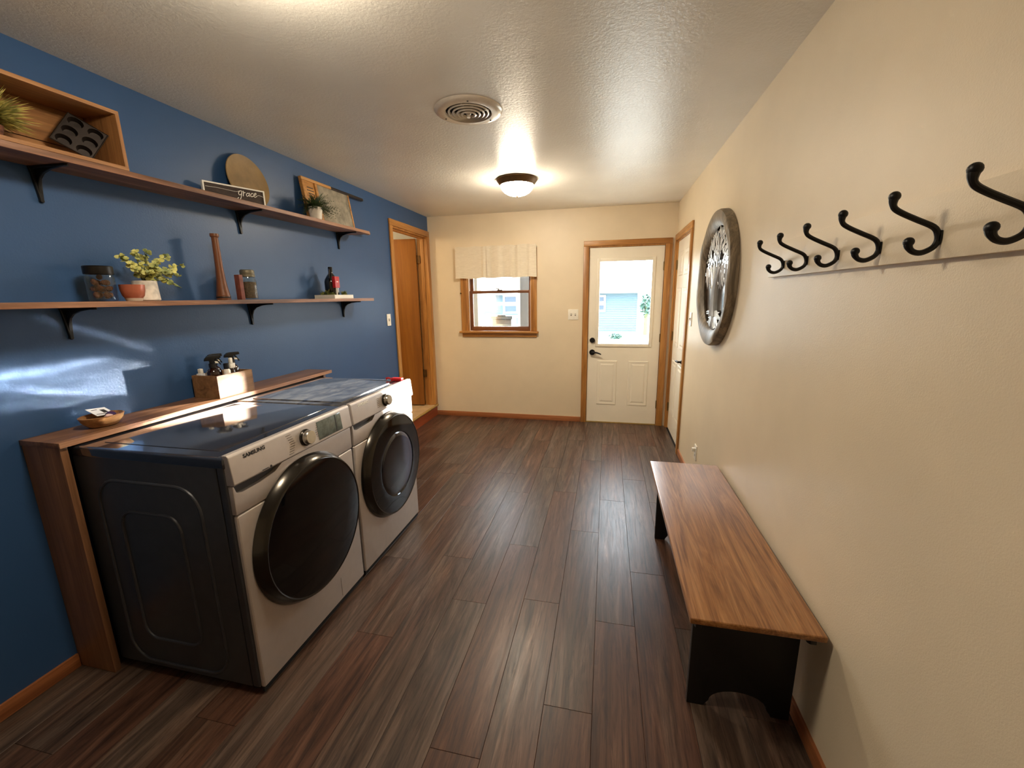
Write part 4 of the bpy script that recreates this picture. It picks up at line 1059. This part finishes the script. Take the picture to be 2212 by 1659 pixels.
# ------------------------------------------------------------------ ceiling vent and lamps
vt = thing('ceiling_vent', 'round white ceiling vent with concentric rings near ceiling lamp', 'vent', (1.40, 2.285, H))
vx, vy = 1.40, 2.285
P(MB().lathe([(.116, H - .004), (.120, H - .014), (.150, H - .014), (.172, H - .006), (.176, H - .0005), (.116, H - .0005)], (vx, vy, 0), n=64), 'flange', 'ventwhite', vt)
P(MB().lathe([(0, H - .0006), (.118, H - .0006), (.118, H - .002), (0, H - .002)], (vx, vy, 0), n=48), 'duct', 'ventdark', vt)
for i, r in enumerate((.100, .078, .056, .034)):
    hz_ = H - .016 - .003 * i
    P(MB().lathe([(r - .006, hz_ + .012), (r, hz_), (r + .007, hz_ + .004), (r + .001, hz_ + .014)], (vx, vy, 0), n=56), 'ring', 'ventwhite', vt)
P(MB().lathe([(0, H - .034), (.008, H - .034), (.010, H - .030), (.006, H - .024), (.016, H - .014), (0, H - .012)], (vx, vy, 0), n=24), 'knob', 'ventwhite', vt)
P(MB().box((vx - .11, vy - .003, H - .010), (vx + .11, vy + .003, H - .003)).box((vx - .003, vy - .11, H - .010), (vx + .003, vy + .11, H - .003)), 'spoke', 'ventwhite', vt)
for a in (.9, 2.9, 5.0): P(MB().lathe([(0, H - .0165), (.004, H - .0165), (.005, H - .0135), (0, H - .0135)], (vx + .140 * math.cos(a), vy + .140 * math.sin(a), 0), n=10), 'screw', 'ink', vt)
lp = thing('ceiling_lamp', 'lit frosted dome ceiling lamp with bronze ring in room middle', 'lamp', (1.375, 3.607, H))
lx, ly = 1.375, 3.607
P(MB().lathe([(.10, H - .0005), (.166, H - .0005), (.168, H - .010), (.156, H - .026), (.146, H - .040), (.139, H - .050), (.132, H - .046), (.12, H - .02)], (lx, ly, 0), n=64), 'ring', 'bronze', lp)
P(MB().lathe([(.137, H - .046), (.134, H - .060), (.124, H - .080), (.105, H - .100), (.078, H - .116), (.046, H - .126), (.012, H - .130), (0, H - .130)], (lx, ly, 0), n=48), 'dome', 'dome', lp)
P(MB().lathe([(0, H - .142), (.006, H - .140), (.008, H - .134), (.012, H - .129), (0, H - .127)], (lx, ly, 0), n=16), 'finial', 'bronze', lp)
lp2 = dup(lp, (1.22, 1.10, H), 'lit dome ceiling lamp overhead, just above the picture edge')
for ch in lp2.children:
    if ch.name.startswith('dome'):
        ch.data = ch.data.copy(); ch.data.materials[0] = MT['dome_dim']
